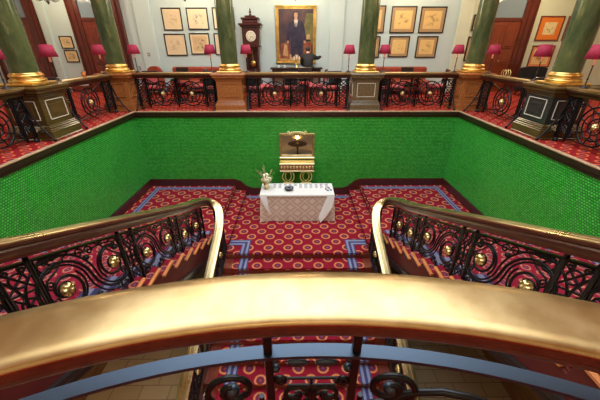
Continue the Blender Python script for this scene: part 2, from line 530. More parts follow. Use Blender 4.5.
# moulded edge of the gallery floor: pale nosing over a dark fascia
def edge(name, a, b, n):
    (ax, ay), (bx, by) = a, b
    mb = MB()
    prof = [(.022, .012), (.05, .012), (.058, .004), (.058, -.012), (.05, -.02), (.022, -.02)]
    mb.sweep([(ax, ay, 0), (bx, by, 0)], prof, 0)
    prof = [(-.02, -.024), (.045, -.024), (.045, -.10), (.02, -.12), (.02, -.16), (-.02, -.16)]
    mb.sweep([(ax, ay, 0), (bx, by, 0)], prof, 1)
    struct(mb.build(name, [M['lightwood'], M['fascia']]))
edge('trim_1', (-WX, WY), (WX, WY), 0)
edge('trim_2', (-WX, YT), (-WX, WY), 0)
edge('trim_3', (WX, WY), (WX, YT), 0)
mb = MB()
mb.sweep([(x, y, 0) for x, y in bowpts], [(-.03, .012), (.03, .012), (.03, -.22), (-.03, -.22)]); struct(mb.build('trim_4', M['mahogany']))

# skirting of the landings (dark maroon, drops with the steps)
def skirt(name, segs, d):
    mb = MB()
    for poly in segs: mb.prism(poly, d)
    struct(mb.build(name, M['maroonwood']))
h = .225
y = WY
segs = [[(-1.34, y, MID), (1.34, y, MID), (1.34, y, MID + h), (-1.34, y, MID + h)]]
for s in (-1, 1):
    top = [(WX, SIDE + h), (1.88, SIDE + h), (1.70, SIDE + h - .06), (1.52, MID + h + .07), (1.34, MID + h)]
    low = [(WX, SIDE - .05), (1.88, SIDE - .05), (1.70, MID + .08), (1.52, MID), (1.34, MID)]
    for k in range(4):
        segs.append([(s * top[k][0], y, low[k][1]), (s * top[k + 1][0], y, low[k + 1][1]), (s * top[k + 1][0], y, top[k + 1][1]), (s * top[k][0], y, top[k][1])])
skirt('baseboard_far', segs, (0, -.035, 0))
for s, n in ((-1, 'left'), (1, 'right')):
    x = s * WX
    Zt = 0.0
    # level part along the landing then raking up beside the flight
    skirt('baseboard_' + n, [[(x, WY, SIDE), (x, Y0, SIDE), (x, Y0, SIDE + h), (x, WY, SIDE + h)],
                             [(x, Y0, SIDE), (x, YT, -.16), (x, YT, .02), (x, Y0, SIDE + h)]], (-s * .035, 0, 0))

# room walls, ceiling, skylight
DOORS = [(-7.1, .72, 'a'), (7.40, .62, 'b'), (-9.72, .62, 'c')]
mb = MB()
xs = [-11.5]
def wallseg(x0, x1, z0, z1, mi): mb.box((x0, BACK, z0), (x1, BACK + .2, z1), mi)
wallseg(-11.5, 5.6, -.16, CEIL, 0); wallseg(5.6, 11.5, -.16, CEIL, 1)
struct(mb.build('wall_back', [M['wall'], M['wallr']]))
for s, n in ((-1, 'left'), (1, 'right')):
    mb = MB(); mb.box((s * 11.5, -4, -.16), (s * 11.7, BACK + .2, CEIL)); struct(mb.build('wall_' + n, M['wall'] if s < 0 else M['wallwarm']))
mb = MB(); mb.box((-11.7, -4.2, -.16), (11.7, -4, CEIL)); struct(mb.build('wall_front', M['wallwarm']))
SK = (-3.4, 3.4, .3, 8.3)
mb = MB()
mb.box((-11.7, -4.2, CEIL), (11.7, SK[2], CEIL + .2)); mb.box((-11.7, SK[3], CEIL), (11.7, BACK + .2, CEIL + .2))
mb.box((-11.7, SK[2], CEIL), (SK[0], SK[3], CEIL + .2)); mb.box((SK[1], SK[2], CEIL), (11.7, SK[3], CEIL + .2))
struct(mb.build('ceiling', M['ceiling']))
mb = MB(); mb.box((SK[0], SK[2], CEIL + .16), (SK[1], SK[3], CEIL + .18), 0)
for i in range(1, 6):
    x = SK[0] + (SK[1] - SK[0]) * i / 6; mb.box((x - .03, SK[2], CEIL + .08), (x + .03, SK[3], CEIL + .16), 1)
for i in range(1, 6):
    y = SK[2] + (SK[3] - SK[2]) * i / 6; mb.box((SK[0], y - .03, CEIL + .08), (SK[1], y + .03, CEIL + .16), 1)
struct(mb.build('window_1', [M['skyglass'], M['ivory']]))

mb = MB(); Z3 = 3.35  # unseen dark upper wall band, added for the brass handrails to reflect
mb.box((-11.5, BACK - .06, Z3), (11.5, BACK, CEIL)); mb.box((-11.5, BACK - .16, Z3), (11.5, BACK, Z3 + .12), bev=.02)
struct(mb.build('trim_frieze_back', M['frieze']))
for s, n in ((-1, 'left'), (1, 'right')):
    mb = MB(); mb.box((s * 11.5, -4, Z3), (s * 11.44, BACK - .06, CEIL)); mb.box((s * 11.5, -4, Z3), (s * 11.34, BACK - .16, Z3 + .12), bev=.02); struct(mb.build('trim_frieze_' + n, M['frieze']))
# pilasters on the back wall
for k, (a, b_, mt) in enumerate(((-5.5, -4.95, 'wall'), (1.12, 1.62, 'wall'), (5.55, 6.0, 'wallr'), (-8.75, -8.5, 'wall'))):
    mb = MB(); mb.box((a, BACK - .09, 0), (b_, BACK, 3.4), bev=.012); mb.box((a - .04, BACK - .12, 0), (b_ + .04, BACK, .30), bev=.01)
    struct(mb.build('trim_%d' % (k + 5), M[mt]))
mb = MB()
for a, b_ in ((-11.5, -5.54), (-4.9, 1.08), (1.66, 5.5), (6.04, 11.5)): mb.box((a, BACK - .03, 0), (b_, BACK, .22))
struct(mb.build('baseboard_back', M['redwood']))

# doors
def door(n, x, hw, wood, frame, fw=.24, tz=2.30, th=.62):
    base = MB(); z1 = tz + th + .1
    y = BACK
    for s in (-1, 1):
        xa = x + s * hw; xb = x + s * (hw + fw)
        base.box((xa, y - .10, 0), (xb, y, z1)); base.box((x + s * (hw + fw * .35), y - .13, 0), (x + s * (hw + fw * .65), y - .10, z1))
        base.box((x + s * (hw + fw * .85), y - .14, 0), (x + s * (hw + fw), y - .10, z1))
    base.box((x - hw - fw, y - .12, z1), (x + hw + fw, y, z1 + .25)); base.box((x - hw - fw - .06, y - .18, z1 + .25), (x + hw + fw + .06, y, z1 + .33))
    base.box((x - hw, y - .09, tz), (x + hw, y, tz + .10))
    d = struct(base.build('door_%d' % n, frame))
    lf = MB(); lf.box((x - hw, y - .05, 0), (x + hw, y - .005, tz))
    for s in (-1, 1):
        for z0, z1b in ((.15, .75), (.95, 1.25), (1.45, 2.15)):
            xa, xb = x + s * .06, x + s * (hw - .10)
            lf.box((xa, y - .075, z0), (xb, y - .05, z1b), bev=.012); lf.box((xa + s * .07, y - .10, z0 + .07), (xb - s * .07, y - .07, z1b - .07), bev=.015)
    o = lf.build('door_leaf', wood, d)
    k = MB(); k.lathe([(.012, 0), (.012, .04), (.03, .05), (.032, .07), (.01, .085)], (x + .04, y - .065, 1.05), 12, axis='y'); k.build('door_knob', M['brass'], o)
    g = MB(); g.box((x - hw, y - .03, tz + .1), (x + hw, y - .01, tz + th + .1)); g.build('transom_pane', M['transom'], d)
door(1, -6.82, .52, M['doorwood'], M['doorframe'], .36)
door(2, 7.22, .52, M['doorwarm'], M['doorframe'], .40)
door(3, -9.75, .60, M['doorwood'], M['doorframe'], .32)

# ------------------------------------------------------------------ ironwork
def spiral(cu, cv, r0, r1, a0, turns, n=26):
    out = []
    for i in range(n + 1):
        t = i / n; r = r0 + (r1 - r0) * t; a = a0 + turns * 2 * PI * t
        out.append((cu + r * math.cos(a), cv + r * math.sin(a)))
    return out
def circle(cu, cv, r, n=20): return [(cu + r * math.cos(2 * PI * i / n), cv + r * math.sin(2 * PI * i / n)) for i in range(n + 1)]

def iron(lines, f, parent, name='scroll_panel', r=.010, mat='iron', seg=6):
    mb = MB()
    for L in lines:
        rr = r
        if isinstance(L, tuple) and isinstance(L[0], (int, float)): rr, L = L
        mb.tube([f(u, v, 0) for u, v in L], rr, seg)
    return mb.build(name, M[mat], parent)

def rosette(f, u, v, parent, r=.064, side=1, mat='rosette'):
    """eight petalled gilt boss on both faces of the panel"""
    mb = MB()
    P = Vector(f(u, v, 0)); U = (Vector(f(u + .01, v, 0)) - P).normalized(); W = (Vector(f(u, v, .01)) - P).normalized()
    V = W.cross(U).normalized(); U = V.cross(W).normalized()
    seg = 32; prof = [(.0, .050), (.25, .046), (.32, .030), (.55, .036), (.85, .026), (1., .006), (1., -.006), (.85, -.026), (.55, -.036), (.32, -.030), (.25, -.046), (0., -.050)]
    rr = []
    for k, (q, w) in enumerate(prof):
        ring = []
        for i in range(seg):
            a = 2 * PI * i / seg
            lob = 1 - (.34 * (1 - abs(math.cos(4 * a))) if q > .5 else 0)
            rad = max(q, .02) * r * lob
            ring.append(tuple(P + U * (rad * math.cos(a)) + V * (rad * math.sin(a)) + W * w * (r / .055) * (.75 + .25 * lob)))
        rr.append(ring)
    mb.rings(rr, True, True)
    return mb.build('rosette', M[mat], parent)

def scroll_panel(L, v0, v1, f, parent, flip=False, r=.0105, rmat='rosette', bands=((.82, 1.1), (1., 1.6), (1.17, .8)), trim=True):
    """two big opposed volutes joined as an S, with fillers; u runs 0..L"""
    hm = (v0 + v1) / 2; H_ = v1 - v0
    sp = min(.29, L * .31)
    c1 = (L / 2 - sp, hm + .055); c2 = (L / 2 + sp, hm - .01)
    ang = math.atan2(c2[1] - c1[1], c2[0] - c1[0]); dd = math.hypot(c2[0] - c1[0], c2[1] - c1[1]) / 2
    sg = -1 if flip else 1
    lines = []
    for k, tn in bands:
        k2 = 2 - k; tn2 = {.82: .8, 1.: 1.6, 1.17: 1.1}[k]
        A = spiral(c1[0], c1[1], .075 if tn > 1.5 else dd * k * .8, dd * k, ang - sg * tn * 2 * PI, sg * tn, 34)
        B = spiral(c2[0], c2[1], .075 if tn > 1.5 else dd * k2 * .8, dd * k2, ang + PI - sg * tn2 * 2 * PI, sg * tn2, 34)
        lines.append((r * (1.3 if k == 1. else .95), A + B[::-1][1:]))
    for c in (c1, c2): lines.append((r * .9, circle(c[0], c[1], .072, 16)))
    # long outer C curves and corner curls
    for q, sx in ((.0, 1), (L, -1)):
        for vv, sy in ((v0, 1), (v1, -1)):
            lines.append((r * .9, spiral(q + sx * .10, vv + sy * .10, .02, .085, (PI / 4 if sx * sy > 0 else 3 * PI / 4), sx * sy * 1.3, 18)))
            lines.append((r * .8, [(q + sx * .02, vv + sy * .34), (q + sx * .06, vv + sy * .22), (q + sx * .16, vv + sy * .16), (q + sx * .28, vv + sy * .05), (q + sx * .36, vv + sy * .005)]))
    if trim: lines.append((r * .8, [(0.0, v1 - .07), (L * .25, v1 - .045), (L * .5, v1 - .075), (L * .75, v1 - .045), (L, v1 - .07)]))
    if trim: lines.append((r * .9, [(0, v1 - .015), (L, v1 - .015)]))
    lines.append((r * .9, [(0, v0 + .015), (L, v0 + .015)]))
    for sx, q in ((1, 0), (-1, L)):
        lines.append((r * .9, [(q + sx * .03, v0), (q + sx * .03, v1)]))
        lines.append((r * .8, spiral(L / 2 + sx * .055, v1 - .075, .01, .05, PI / 2, sx * 1.2, 12)))
        lines.append((r * .8, spiral(L / 2 + sx * .055, v0 + .075, .01, .05, -PI / 2, -sx * 1.2, 12)))
        for v_ in (.38, .62): lines.append((r * .8, spiral(q + sx * .075, v0 + H_ * v_, .008, .045, 0, sx * 1.3, 12)))
    # small leaves
    p = iron(lines, f, parent, r=r)
    for (cu, cv) in ((L * .5, hm + .21), (L * .5, hm - .21), (.10, hm + .21 * sg), (L - .10, hm - .21 * sg)):
        a = Vector(f(cu, cv, 0)); lf = MB(); lf.ball(tuple(a), (.026, .03, .026), 8, 6); lf.build('iron_leaf', M['iron'], p)
    rosette(f, c1[0], c1[1], p, mat=rmat); rosette(f, c2[0], c2[1], p, mat=rmat)
    return p

def lattice_panel(L, v0, v1, f, parent, r=.009):
    H_ = v1 - v0
    lines = []
    for u in (0.0, L): lines.append((.019, [(u, v0 - .06), (u, v1 + .06)]))
    n = 3
    for k in range(n):
        a = v0 + H_ * k / n; b = v0 + H_ * (k + 1) / n; c = (a + b) / 2
        lines.append([(0, a), (L, b)]); lines.append([(L, a), (0, b)])
        lines.append([(0, b), (L, b)])
        lines.append(circle(L / 2, c, L * .27, 12))
    for k in range(2):
        lines.append(spiral(L * (.25 + .5 * k), v1 - .03, .005, .03, 0, 1.2, 10))
    return iron(lines, f, parent, 'lattice_panel', r=r)

def bar(f, u0, u1, v, w, t, parent, name, mat, n=2):
    """flat bar across w, thickness t"""
    mb = MB()
    rr = []
    for i in range(n + 1):
        u = u0 + (u1 - u0) * i / n
        rr.append([tuple(f(u, v + dv, dw)) for dw, dv in ((-w / 2, -t / 2), (w / 2, -t / 2), (w / 2, t / 2), (-w / 2, t / 2))])
    mb.rings(rr, True); return mb.build(name, M[mat], parent)

# ------------------------------------------------------------------ stair flights
for s, n in ((-1, 'left'), (1, 'right')):
    root = thing('stair_flight', 'broad mahogany stair flight with pale tread ends along the %s green wall' % n, 'stairs', (s * RX, Y0, SIDE))
    mid = 0
    for k in range(NS - 1):
        z = SIDE + RI * (k + 1); y1 = Y0 - TR * k; y0 = Y0 - TR * (k + 1)
        mb = MB()
        # tread with its pale returned end outside the balustrade
        mb.box((s * (RX - .120), y0 + .05, z - .03), (s * (RX - .080), y1 + .02, z + .004), 1, bev=.006)
        mb.box((s * (RX - .080), y0 - .005, z - .035), (s * (WX - .036), y1 + .02, z), 0)
        mb.box((s * (RX - .02), y1 - .02, z - RI), (s * (WX - .036), y1, z - .035), 0)
        mb.build('tread', [M['redwood'], M['treadwood']], root)
    # open string: stepped on top, straight below
    mb = MB(); zb = lambda y: SIDE - .34 + (Y0 - y) * (SIDE * -1 - .42 + .34) / (Y0 - YT)
    for k in range(NS):
        y1 = Y0 - TR * k; y0 = y1 - TR; zt_ = SIDE + RI * (k + 1) - .031
        if k == NS - 1: y0 = y1 - .1; zt_ = -.03
        mb.prism([(s * (RX - .10), y1, zb(y1)), (s * (RX - .10), y0, zb(y0)), (s * (RX - .10), y0, zt_), (s * (RX - .10), y1, zt_)], (s * .05, 0, 0))
    st = mb.build('string', M['stringred'], root)
    mb = MB()
    f0 = Vector((s * (RX - .09), Y0 + .02, SIDE - .36)); f1 = Vector((s * (RX - .09), YT, -.44))
    mb.sweep([f0, f1], [(-.05, .08), (.05, .08), (.05, .03), (.03, 0), (.03, -.05), (-.03, -.05), (-.03, 0), (-.05, .03)]); mb.build('string_moulding', M['blackpaint'], st)
    mb = MB(); mb.quad([(s * (RX - .08), Y0, SIDE - .30), (s * WX, Y0, SIDE - .30), (s * WX, YT, -.36), (s * (RX - .08), YT, -.36)]); mb.build('soffit', M['panel'], root)
    # fitted carpet: landing, two low steps and the flight
    ct = thing('carpet', 'red ring-patterned carpet with lilac border over the %s landing and flight' % n, 'carpet', (s * 3.0, Y0 + 1, SIDE))
    mb = MB()
    e = .008
    xa, xb = sorted((s * (RX - .078), s * (WX - .04)))
    def strip(mb, x0, x1, pts, vv0=0., mi=0, acr=False):
        vv = vv0
        for (ya, za), (yb, zb) in zip(pts[:-1], pts[1:]):
            d = math.hypot(yb - ya, zb - za)
            if acr: uvs = [(vv, 0), (vv, 1), (vv + d, 1), (vv + d, 0)]
            else: uvs = [(x0, vv), (x1, vv), (x1, vv + d), (x0, vv + d)]
            mb.quad([(x0, ya, za), (x1, ya, za), (x1, yb, zb), (x0, yb, zb)], mi, uvs); vv += d
    pts = [(Y0, SIDE + e)]
    for k in range(NS):
        y = Y0 - TR * k; z = SIDE + RI * (k + 1) + e
        if k == NS - 1: z = e
        pts.append((y + (.022 if k < NS - 1 else 0.01), z - RI)) ; pts.append((y + (.028 if k < NS - 1 else 0.01), z)); pts.append((y - TR + .03, z)) if k < NS - 1 else None
    strip(mb, xa, xb, pts, 0., 1)
    # landing field
    x0, x1 = sorted((s * 1.87, s * (WX - .036)))
    uvquad(mb, x0, x1, Y0 - .02, WY - .036, SIDE + e)
    mb.build('carpet_field', [M['carpet'], M['carpet_flight']], ct)
    mb = MB(); q = .006
    for o_ in (.02,):
        w = .22
        strip2 = []
    xw = WX - .20
    # border along the far wall
    mb.quad([(s * 1.95, WY - .14, SIDE + e + q), (s * xw, WY - .14, SIDE + e + q), (s * (xw - .15), WY - .29, SIDE + e + q), (s * 1.95, WY - .29, SIDE + e + q)], 0, [(0, 0), (2.2, 0), (2.0, 1), (0, 1)])
    mb.build('carpet_border', M['border'], ct); mb = MB()
    mb.quad([(s * xw, WY - .14, SIDE + e + q), (s * xw, Y0 + .1, SIDE + e + q), (s * (xw - .15), Y0 + .1, SIDE + e + q), (s * (xw - .15), WY - .29, SIDE + e + q)], 0, [(0, 0), (2.4, 0), (2.4, 1), (.2, 1)])
    mb.build('carpet_border', M['border'], ct); mb = MB()
    p2 = [(a, b + q) for a, b in pts]
    a0, a1 = sorted((s * (RX + .02), s * (RX + .30))); strip(mb, a0, a1, p2, 0, 0, True)
    mb.build('carpet_border', M['border'], ct); mb = MB()
    a0, a1 = sorted((s * (WX - .32), s * (WX - .12))); strip(mb, a0, a1, p2, 0, 0, True)
    mb.build('carpet_border', M['border'], ct)

# middle flight
root = thing('stair_flight', 'wide middle stair flight descending from the table landing under the near balcony', 'stairs', (0, CE, MID))
XC = 1.62
for k in range(CN - 1):
    z = MID - CR * (k + 1); y1 = CE - CT * k; y0 = CE - CT * (k + 1)
    mb = MB(); mb.box((-XC, y0 - .025, z - .04), (XC, y1, z)); mb.box((-XC, y1 - .02, z), (XC, y1, z + CR - .04)); mb.build('tread', M['redwood'], root)
mb = MB(); k = CN - 1; mb.box((-XC, CE - CT * k - .02, HALL), (XC, CE - CT * k, HALL + CR - .04)); mb.build('riser', M['redwood'], root)
for s in (-1, 1):
    yb = CE - CT * (CN - 1)
    mb = MB(); mb.prism([(s * XC, CE + .1, MID + .03), (s * XC, CE + .1, MID - .35), (s * XC, yb + .3, HALL), (s * XC, yb - .05, HALL), (s * XC, yb - .05, HALL + CR + .12)], (s * .06, 0, 0)); mb.build('string', M['mahogany'], root)
ct = thing('carpet', 'red carpet with rows of orange rings under the white table and down the middle flight', 'carpet', (0, 6, MID))
mb = MB(); e = .008
x1 = 1.56
uvquad(mb, -x1, x1, CE, WY - .036, MID + e)
pts = [(CE, MID + e)]
for k in range(CN):
    y = CE - CT * k; z = MID - CR * (k + 1) + e
    pts += [(y - .048, MID - CR * k + e)] if k == 0 else [(y - .048, z + CR)]
    pts += [(y - .048, z + CR - .045), (y - .008, z + CR - .05), (y - .008, z)]
pts = pts[:-1] + [(CE - CT * (CN - 1) - .008, HALL + .012)]
vv = CE
for (ya, za), (yb, zb) in zip(pts[:-1], pts[1:]):
    d = math.hypot(yb - ya, zb - za)
    mb.quad([(-1.42, ya, za), (1.42, ya, za), (1.42, yb, zb), (-1.42, yb, zb)], 0, [(-1.42, vv), (1.42, vv), (1.42, vv - d), (-1.42, vv - d)]); vv -= d
# the two low steps up to the side landings
for s in (-1, 1):
    prof = [(1.56, MID + e), (1.572, MID + e), (1.572, MID + .15 - .04), (1.55, MID + .15 - .03), (1.55, MID + .15 + e), (1.862, MID + .15 + e), (1.862, SIDE - .04), (1.84, SIDE - .03), (1.84, SIDE + e), (1.90, SIDE + e)]
    uu = 1.56
    for (a, za), (b, zb) in zip(prof[:-1], prof[1:]):
        d = math.hypot(b - a, zb - za)
        mb.quad([(s * a, Y0 - .0, za), (s * a, WY - .036, za), (s * b, WY - .036, zb), (s * b, Y0, zb)], 0, [(s * uu, Y0), (s * uu, WY), (s * (uu + d), WY), (s * (uu + d), Y0)]); uu += d
mb.build('carpet_field', M['carpet'], ct)
q = .006
for s in (-1, 1):
    mb = MB(); zz = MID + e + q
    mb.quad([(s * 1.56, 5.80, zz), (s * 1.08, 5.80, zz), (s * 1.28, 5.58, zz), (s * 1.56, 5.58, zz)], 0, [(0, 0), (.5, 0), (.3, 1), (0, 1)])
    mb.quad([(s * 1.08, 5.80, zz), (s * 1.28, 5.58, zz), (s * 1.28, CE, zz), (s * 1.08, CE, zz)], 0, [(0, 0), (.2, 1), (.5, 1), (.5, 0)])
    vv = 0
    for (ya, za), (yb, zb) in zip(pts[:-1], pts[1:]):
        d = math.hypot(yb - ya, zb - za)
        if abs(za - zb) > abs(ya - yb): oy, oz = -q, 0
        else: oy, oz = -q * .9, q
        mb.quad([(s * 1.08, ya + oy, za + oz), (s * 1.28, ya + oy, za + oz), (s * 1.28, yb + oy, zb + oz), (s * 1.08, yb + oy, zb + oz)], 0, [(vv, 0), (vv, 1), (vv + d, 1), (vv + d, 0)]); vv += d
    mb.build('carpet_border', M['border'], ct)
mb = MB(); mb.quad([(-1.5, WY - .12, MID + e + q), (1.5, WY - .12, MID + e + q), (1.5, WY - .28, MID + e + q), (-1.5, WY - .28, MID + e + q)], 0, [(0, 0), (3, 0), (3, 1), (0, 1)])
mb.build('carpet_border', M['border'], ct)

# ------------------------------------------------------------------ stair balustrades
SL = RI / TR
def railz(y):                                   # top of the side handrail
    if y < YT: 
        return -1.23 + SL * (Y0 - YT) + (1.02 + 1.23 - SL * (Y0 - YT)) * min(1, (YT - y) / .6)
    return -1.23 + SL * (Y0 - y)
RAILW = [(-.055, -.135), (-.064, -.105), (-.060, -.085), (-.074, -.06), (-.066, -.045), (-.080, -.03), (-.080, -.012), (.080, -.012), (.080, -.03), (.066, -.045), (.074, -.06), (.060, -.085), (.064, -.105), (.055, -.135)]
RAILB = [(-.080, -.012), (-.080, .0), (-.066, .008), (-.034, .010), (-.028, .004), (-.022, .011), (.022, .011), (.028, .004), (.034, .010), (.066, .008), (.080, .0), (.080, -.012)]
CSL = CR / CT
for s, n in ((-1, 'left'), (1, 'right')):
    root = thing('stair_balustrade', 'black scrolled iron stair balustrade with curving brass handrail on the %s' % n, 'balustrade', (s * RX, Y0, SIDE))
    path = []
    y = bow(s * RX)[1] + .10
    while y < 4.3:
        path.append((s * RX, y, railz(y))); y += .22
    path += [(s * 1.85, 4.45, -.775), (s * 1.85, 4.80, -.91), (s * 1.825, 5.02, -1.00), (s * 1.77, 5.15, -1.06), (s * 1.70, 5.20, -1.12), (s * 1.62, 5.19, -1.18), (s * 1.55, 5.12, -1.25), (s * 1.51, 5.0, -1.33), (s * 1.49, 4.85, -1.42), (s * 1.485, 4.68, -1.52)]
    cx = lambda y: 1.485 + (4.68 - y) * .045
    cz = lambda y: -1.52 - (4.68 - y) * CSL
    y = 4.45
    while y > 1.4: path.append((s * cx(y), y, cz(y))); y -= .25
    # smooth (Catmull style resample)
    def resample(P, m=3):
        P = [Vector(p) for p in P]; out = []
        for i in range(len(P) - 1):
            p0, p1, p2, p3 = P[max(i - 1, 0)], P[i], P[i + 1], P[min(i + 2, len(P) - 1)]
            for k in range(m):
                t = k / m
                out.append(.5 * ((2 * p1) + (p2 - p0) * t + (2 * p0 - 5 * p1 + 4 * p2 - p3) * t * t + (3 * p1 - p0 - 3 * p2 + p3) * t ** 3))
        out.append(P[-1]); return out
    rp = resample(path)
    mb = MB(); mb.sweep(rp, RAILW, smooth=False); hr = mb.build('handrail', M['railwood'], root)
    mb = MB(); mb.sweep(rp, RAILB, smooth=False); mb.build('brass_capping', M['brass_rail'], hr)
    # sub rail (thin flat iron bar) under the handrail
    mb = MB(); mb.sweep([p + Vector((0, 0, -.185)) for p in rp], [(-.022, -.006), (.022, -.006), (.022, .006), (-.022, .006)]); mb.build('top_bar', M['iron'], root)
    # side flight panels; u measured towards the viewer from the foot
    def fside(u0):
        def f(u, v, w): 
            y = u0 - u
            base = railz(y) - 1.0
            return Vector((s * RX + w * s, y, base + v))
        return f
    lat = [5.0, 3.93, 2.80, 1.64]
    mb = MB(); mb.sweep([p + Vector((0, 0, -.88)) for p in rp if abs(abs(p.x) - RX) < .02], [(-.018, -.008), (.018, -.008), (.018, .008), (-.018, .008)]); mb.build('bottom_bar', M['iron'], root)
    for i, y in enumerate(lat):
        lattice_panel(.22, .14, .80, fside(y), root)
        nxt = lat[i + 1] if i + 1 < len(lat) else .42
        Lw = (y - .22) - nxt
        scroll_panel(Lw, .13, .82, fside(y - .22), root, flip=False)
    # newel at the turn
    mb = MB(); nx, ny = s * 1.66, 5.20
    mb.lathe([(.05, MID + .02), (.05, MID + .3), (.03, MID + .34), (.022, MID + .6), (.03, MID + .9), (.022, -1.26)], (nx, ny, 0), 12); mb.build('newel_post', M['iron'], root)
    # middle flight panels: u down the flight
    def fmid(u0):
        def f(u, v, w):
            y = u0 - u
            return Vector((s * (cx(y) + w), y, cz(y) - .92 + v))
        return f
    yy = 5.45
    def fm(u0): return fmid(u0)
    mb = MB(); mb.sweep([Vector((s * cx(q), q, cz(q) - .80)) for q in (5.0, 4, 3, 1.5)], [(-.018, -.008), (.018, -.008), (.018, .008), (-.018, .008)]); mb.build('bottom_bar', M['iron'], root)
    for y in (5.0, 3.88, 2.76): 
        lattice_panel(.20, .12, .74, fm(y), root)
        scroll_panel(.90, .12, .76, fm(y - .22), root, flip=True)

# ------------------------------------------------------------------ the near bowed balustrade
root = thing('balcony_balustrade', 'near bowed balustrade with broad polished brass top and black iron scrolls', 'balustrade', (BX, BYc, 0))
xs = [-RX + i * 2 * RX / 60 for i in range(61)]
bp = [Vector((*bow(x), 1.02)) for x in xs]
mb = MB(); mb.sweep(bp, [(-.072, -.056), (-.078, -.046), (-.076, -.038), (-.082, -.030), (-.082, -.006), (.082, -.006), (.082, -.030), (.076, -.038), (.078, -.046), (.072, -.056)], smooth=False); hr = mb.build('handrail', M['railwood'], root)
mb = MB(); mb.sweep(bp, [(-.086, -.008), (-.086, .0), (-.080, .0065), (-.05, .010), (0, .0115), (.05, .010), (.080, .0065), (.086, .0), (.086, -.008)], smooth=True); mb.build('brass_capping', M['brass'], hr)
mb = MB(); mb.sweep([Vector((*bow(x, .02), .785)) for x in xs], [(-.021, -.006), (.021, -.006), (.021, .006), (-.021, .006)]); mb.build('top_bar', M['ironbar'], root)
mb = MB(); mb.sweep([Vector((*bow(x, .02), .12)) for x in xs], [(-.02, -.008), (.02, -.008), (.02, .008), (-.02, .008)]); mb.build('bottom_bar', M['iron'], root)
def fbow(x0):
    def f(u, v, w):
        q = bow(x0 + u, w + .02); return Vector((q[0], q[1], v))
    return f
# narrow middle panel with leaf pairs and curls between two square posts
px0, pw = -.125 + .04, .25
for x in (px0, px0 + pw, px0 - 1.15, px0 + pw + 1.15):
    mb = MB(); q = bow(x, .02); mb.box((q[0] - .012, q[1] - .012, .03), (q[0] + .012, q[1] + .012, .96), bev=.003); mb.lathe([(.028, .03), (.03, .06), (.018, .09)], (q[0], q[1], 0), 10); mb.build('post', M['iron'], root)
f = fbow(px0)
lines = [(.005, [(.05, .66), (pw - .05, .66)]), (.005, [(.05, .625), (pw - .05, .625)]), (.005, [(pw / 2, .18), (pw / 2, .66)])]
for q in (0, 1):
    sgn = 1 if q == 0 else -1; b0 = 0 if q == 0 else pw
    lines += [(.008, spiral(b0 + sgn * .075, .575, .008, .05, PI / 2, -sgn * 1.4, 20)), (.008, spiral(b0 + sgn * .03, .65, .004, .02, 0, sgn * 1.5, 14)),
              (.008, spiral(b0 + sgn * .07, .54, .008, .055, -PI / 2, sgn * 1.4, 20)), (.008, spiral(b0 + sgn * .07, .34, .008, .055, PI / 2, -sgn * 1.4, 20))]
p = iron(lines, f, root, 'scroll_panel', .006)
lf = MB()
for du in (-.042, .042):
    a = f(pw / 2 + du, .733, 0); lf.ball(tuple(a), (.034, .010, .016), 12, 8)
for u_ in (.018, pw - .018):
    for v_ in (.757, .712): a = f(u_, v_, 0); lf.ball(tuple(a), .014, 10, 8)
lf.build('iron_leaf', M['ironbar'], p)
for x0, fl in ((px0 - 1.15, False), (px0 + pw, True)):
    f = fbow(x0)
    scroll_panel(1.15, .10, .58, f, root, flip=fl, r=.010, bands=((1., 1.6),), trim=False)
    for u_, sg_ in ((.115, 1), (1.035, -1)):
        a = f(u_, .625, 0); mb = MB(); mb.ball(tuple(a), .022, 12, 8); ob = mb.build('iron_boss', M['ironbar'], root)
        sp = spiral(u_, .625, .018, .085, PI * .5, sg_ * -1.5, 30)
        e0 = sp[-1]
        tail = [(e0[0] + sg_ * d, e0[1] + h_) for d, h_ in ((.06, .012), (.13, .0), (.21, -.05), (.28, -.12), (.33, -.22), (.35, -.34))]
        iron([(.011, sp + tail)], f, ob, 'volute')
rest = RX + px0 - 1.15
lattice_panel(.25, .14, .84, fbow(-RX + .08), root); lattice_panel(.25, .14, .84, fbow(RX - .33), root)

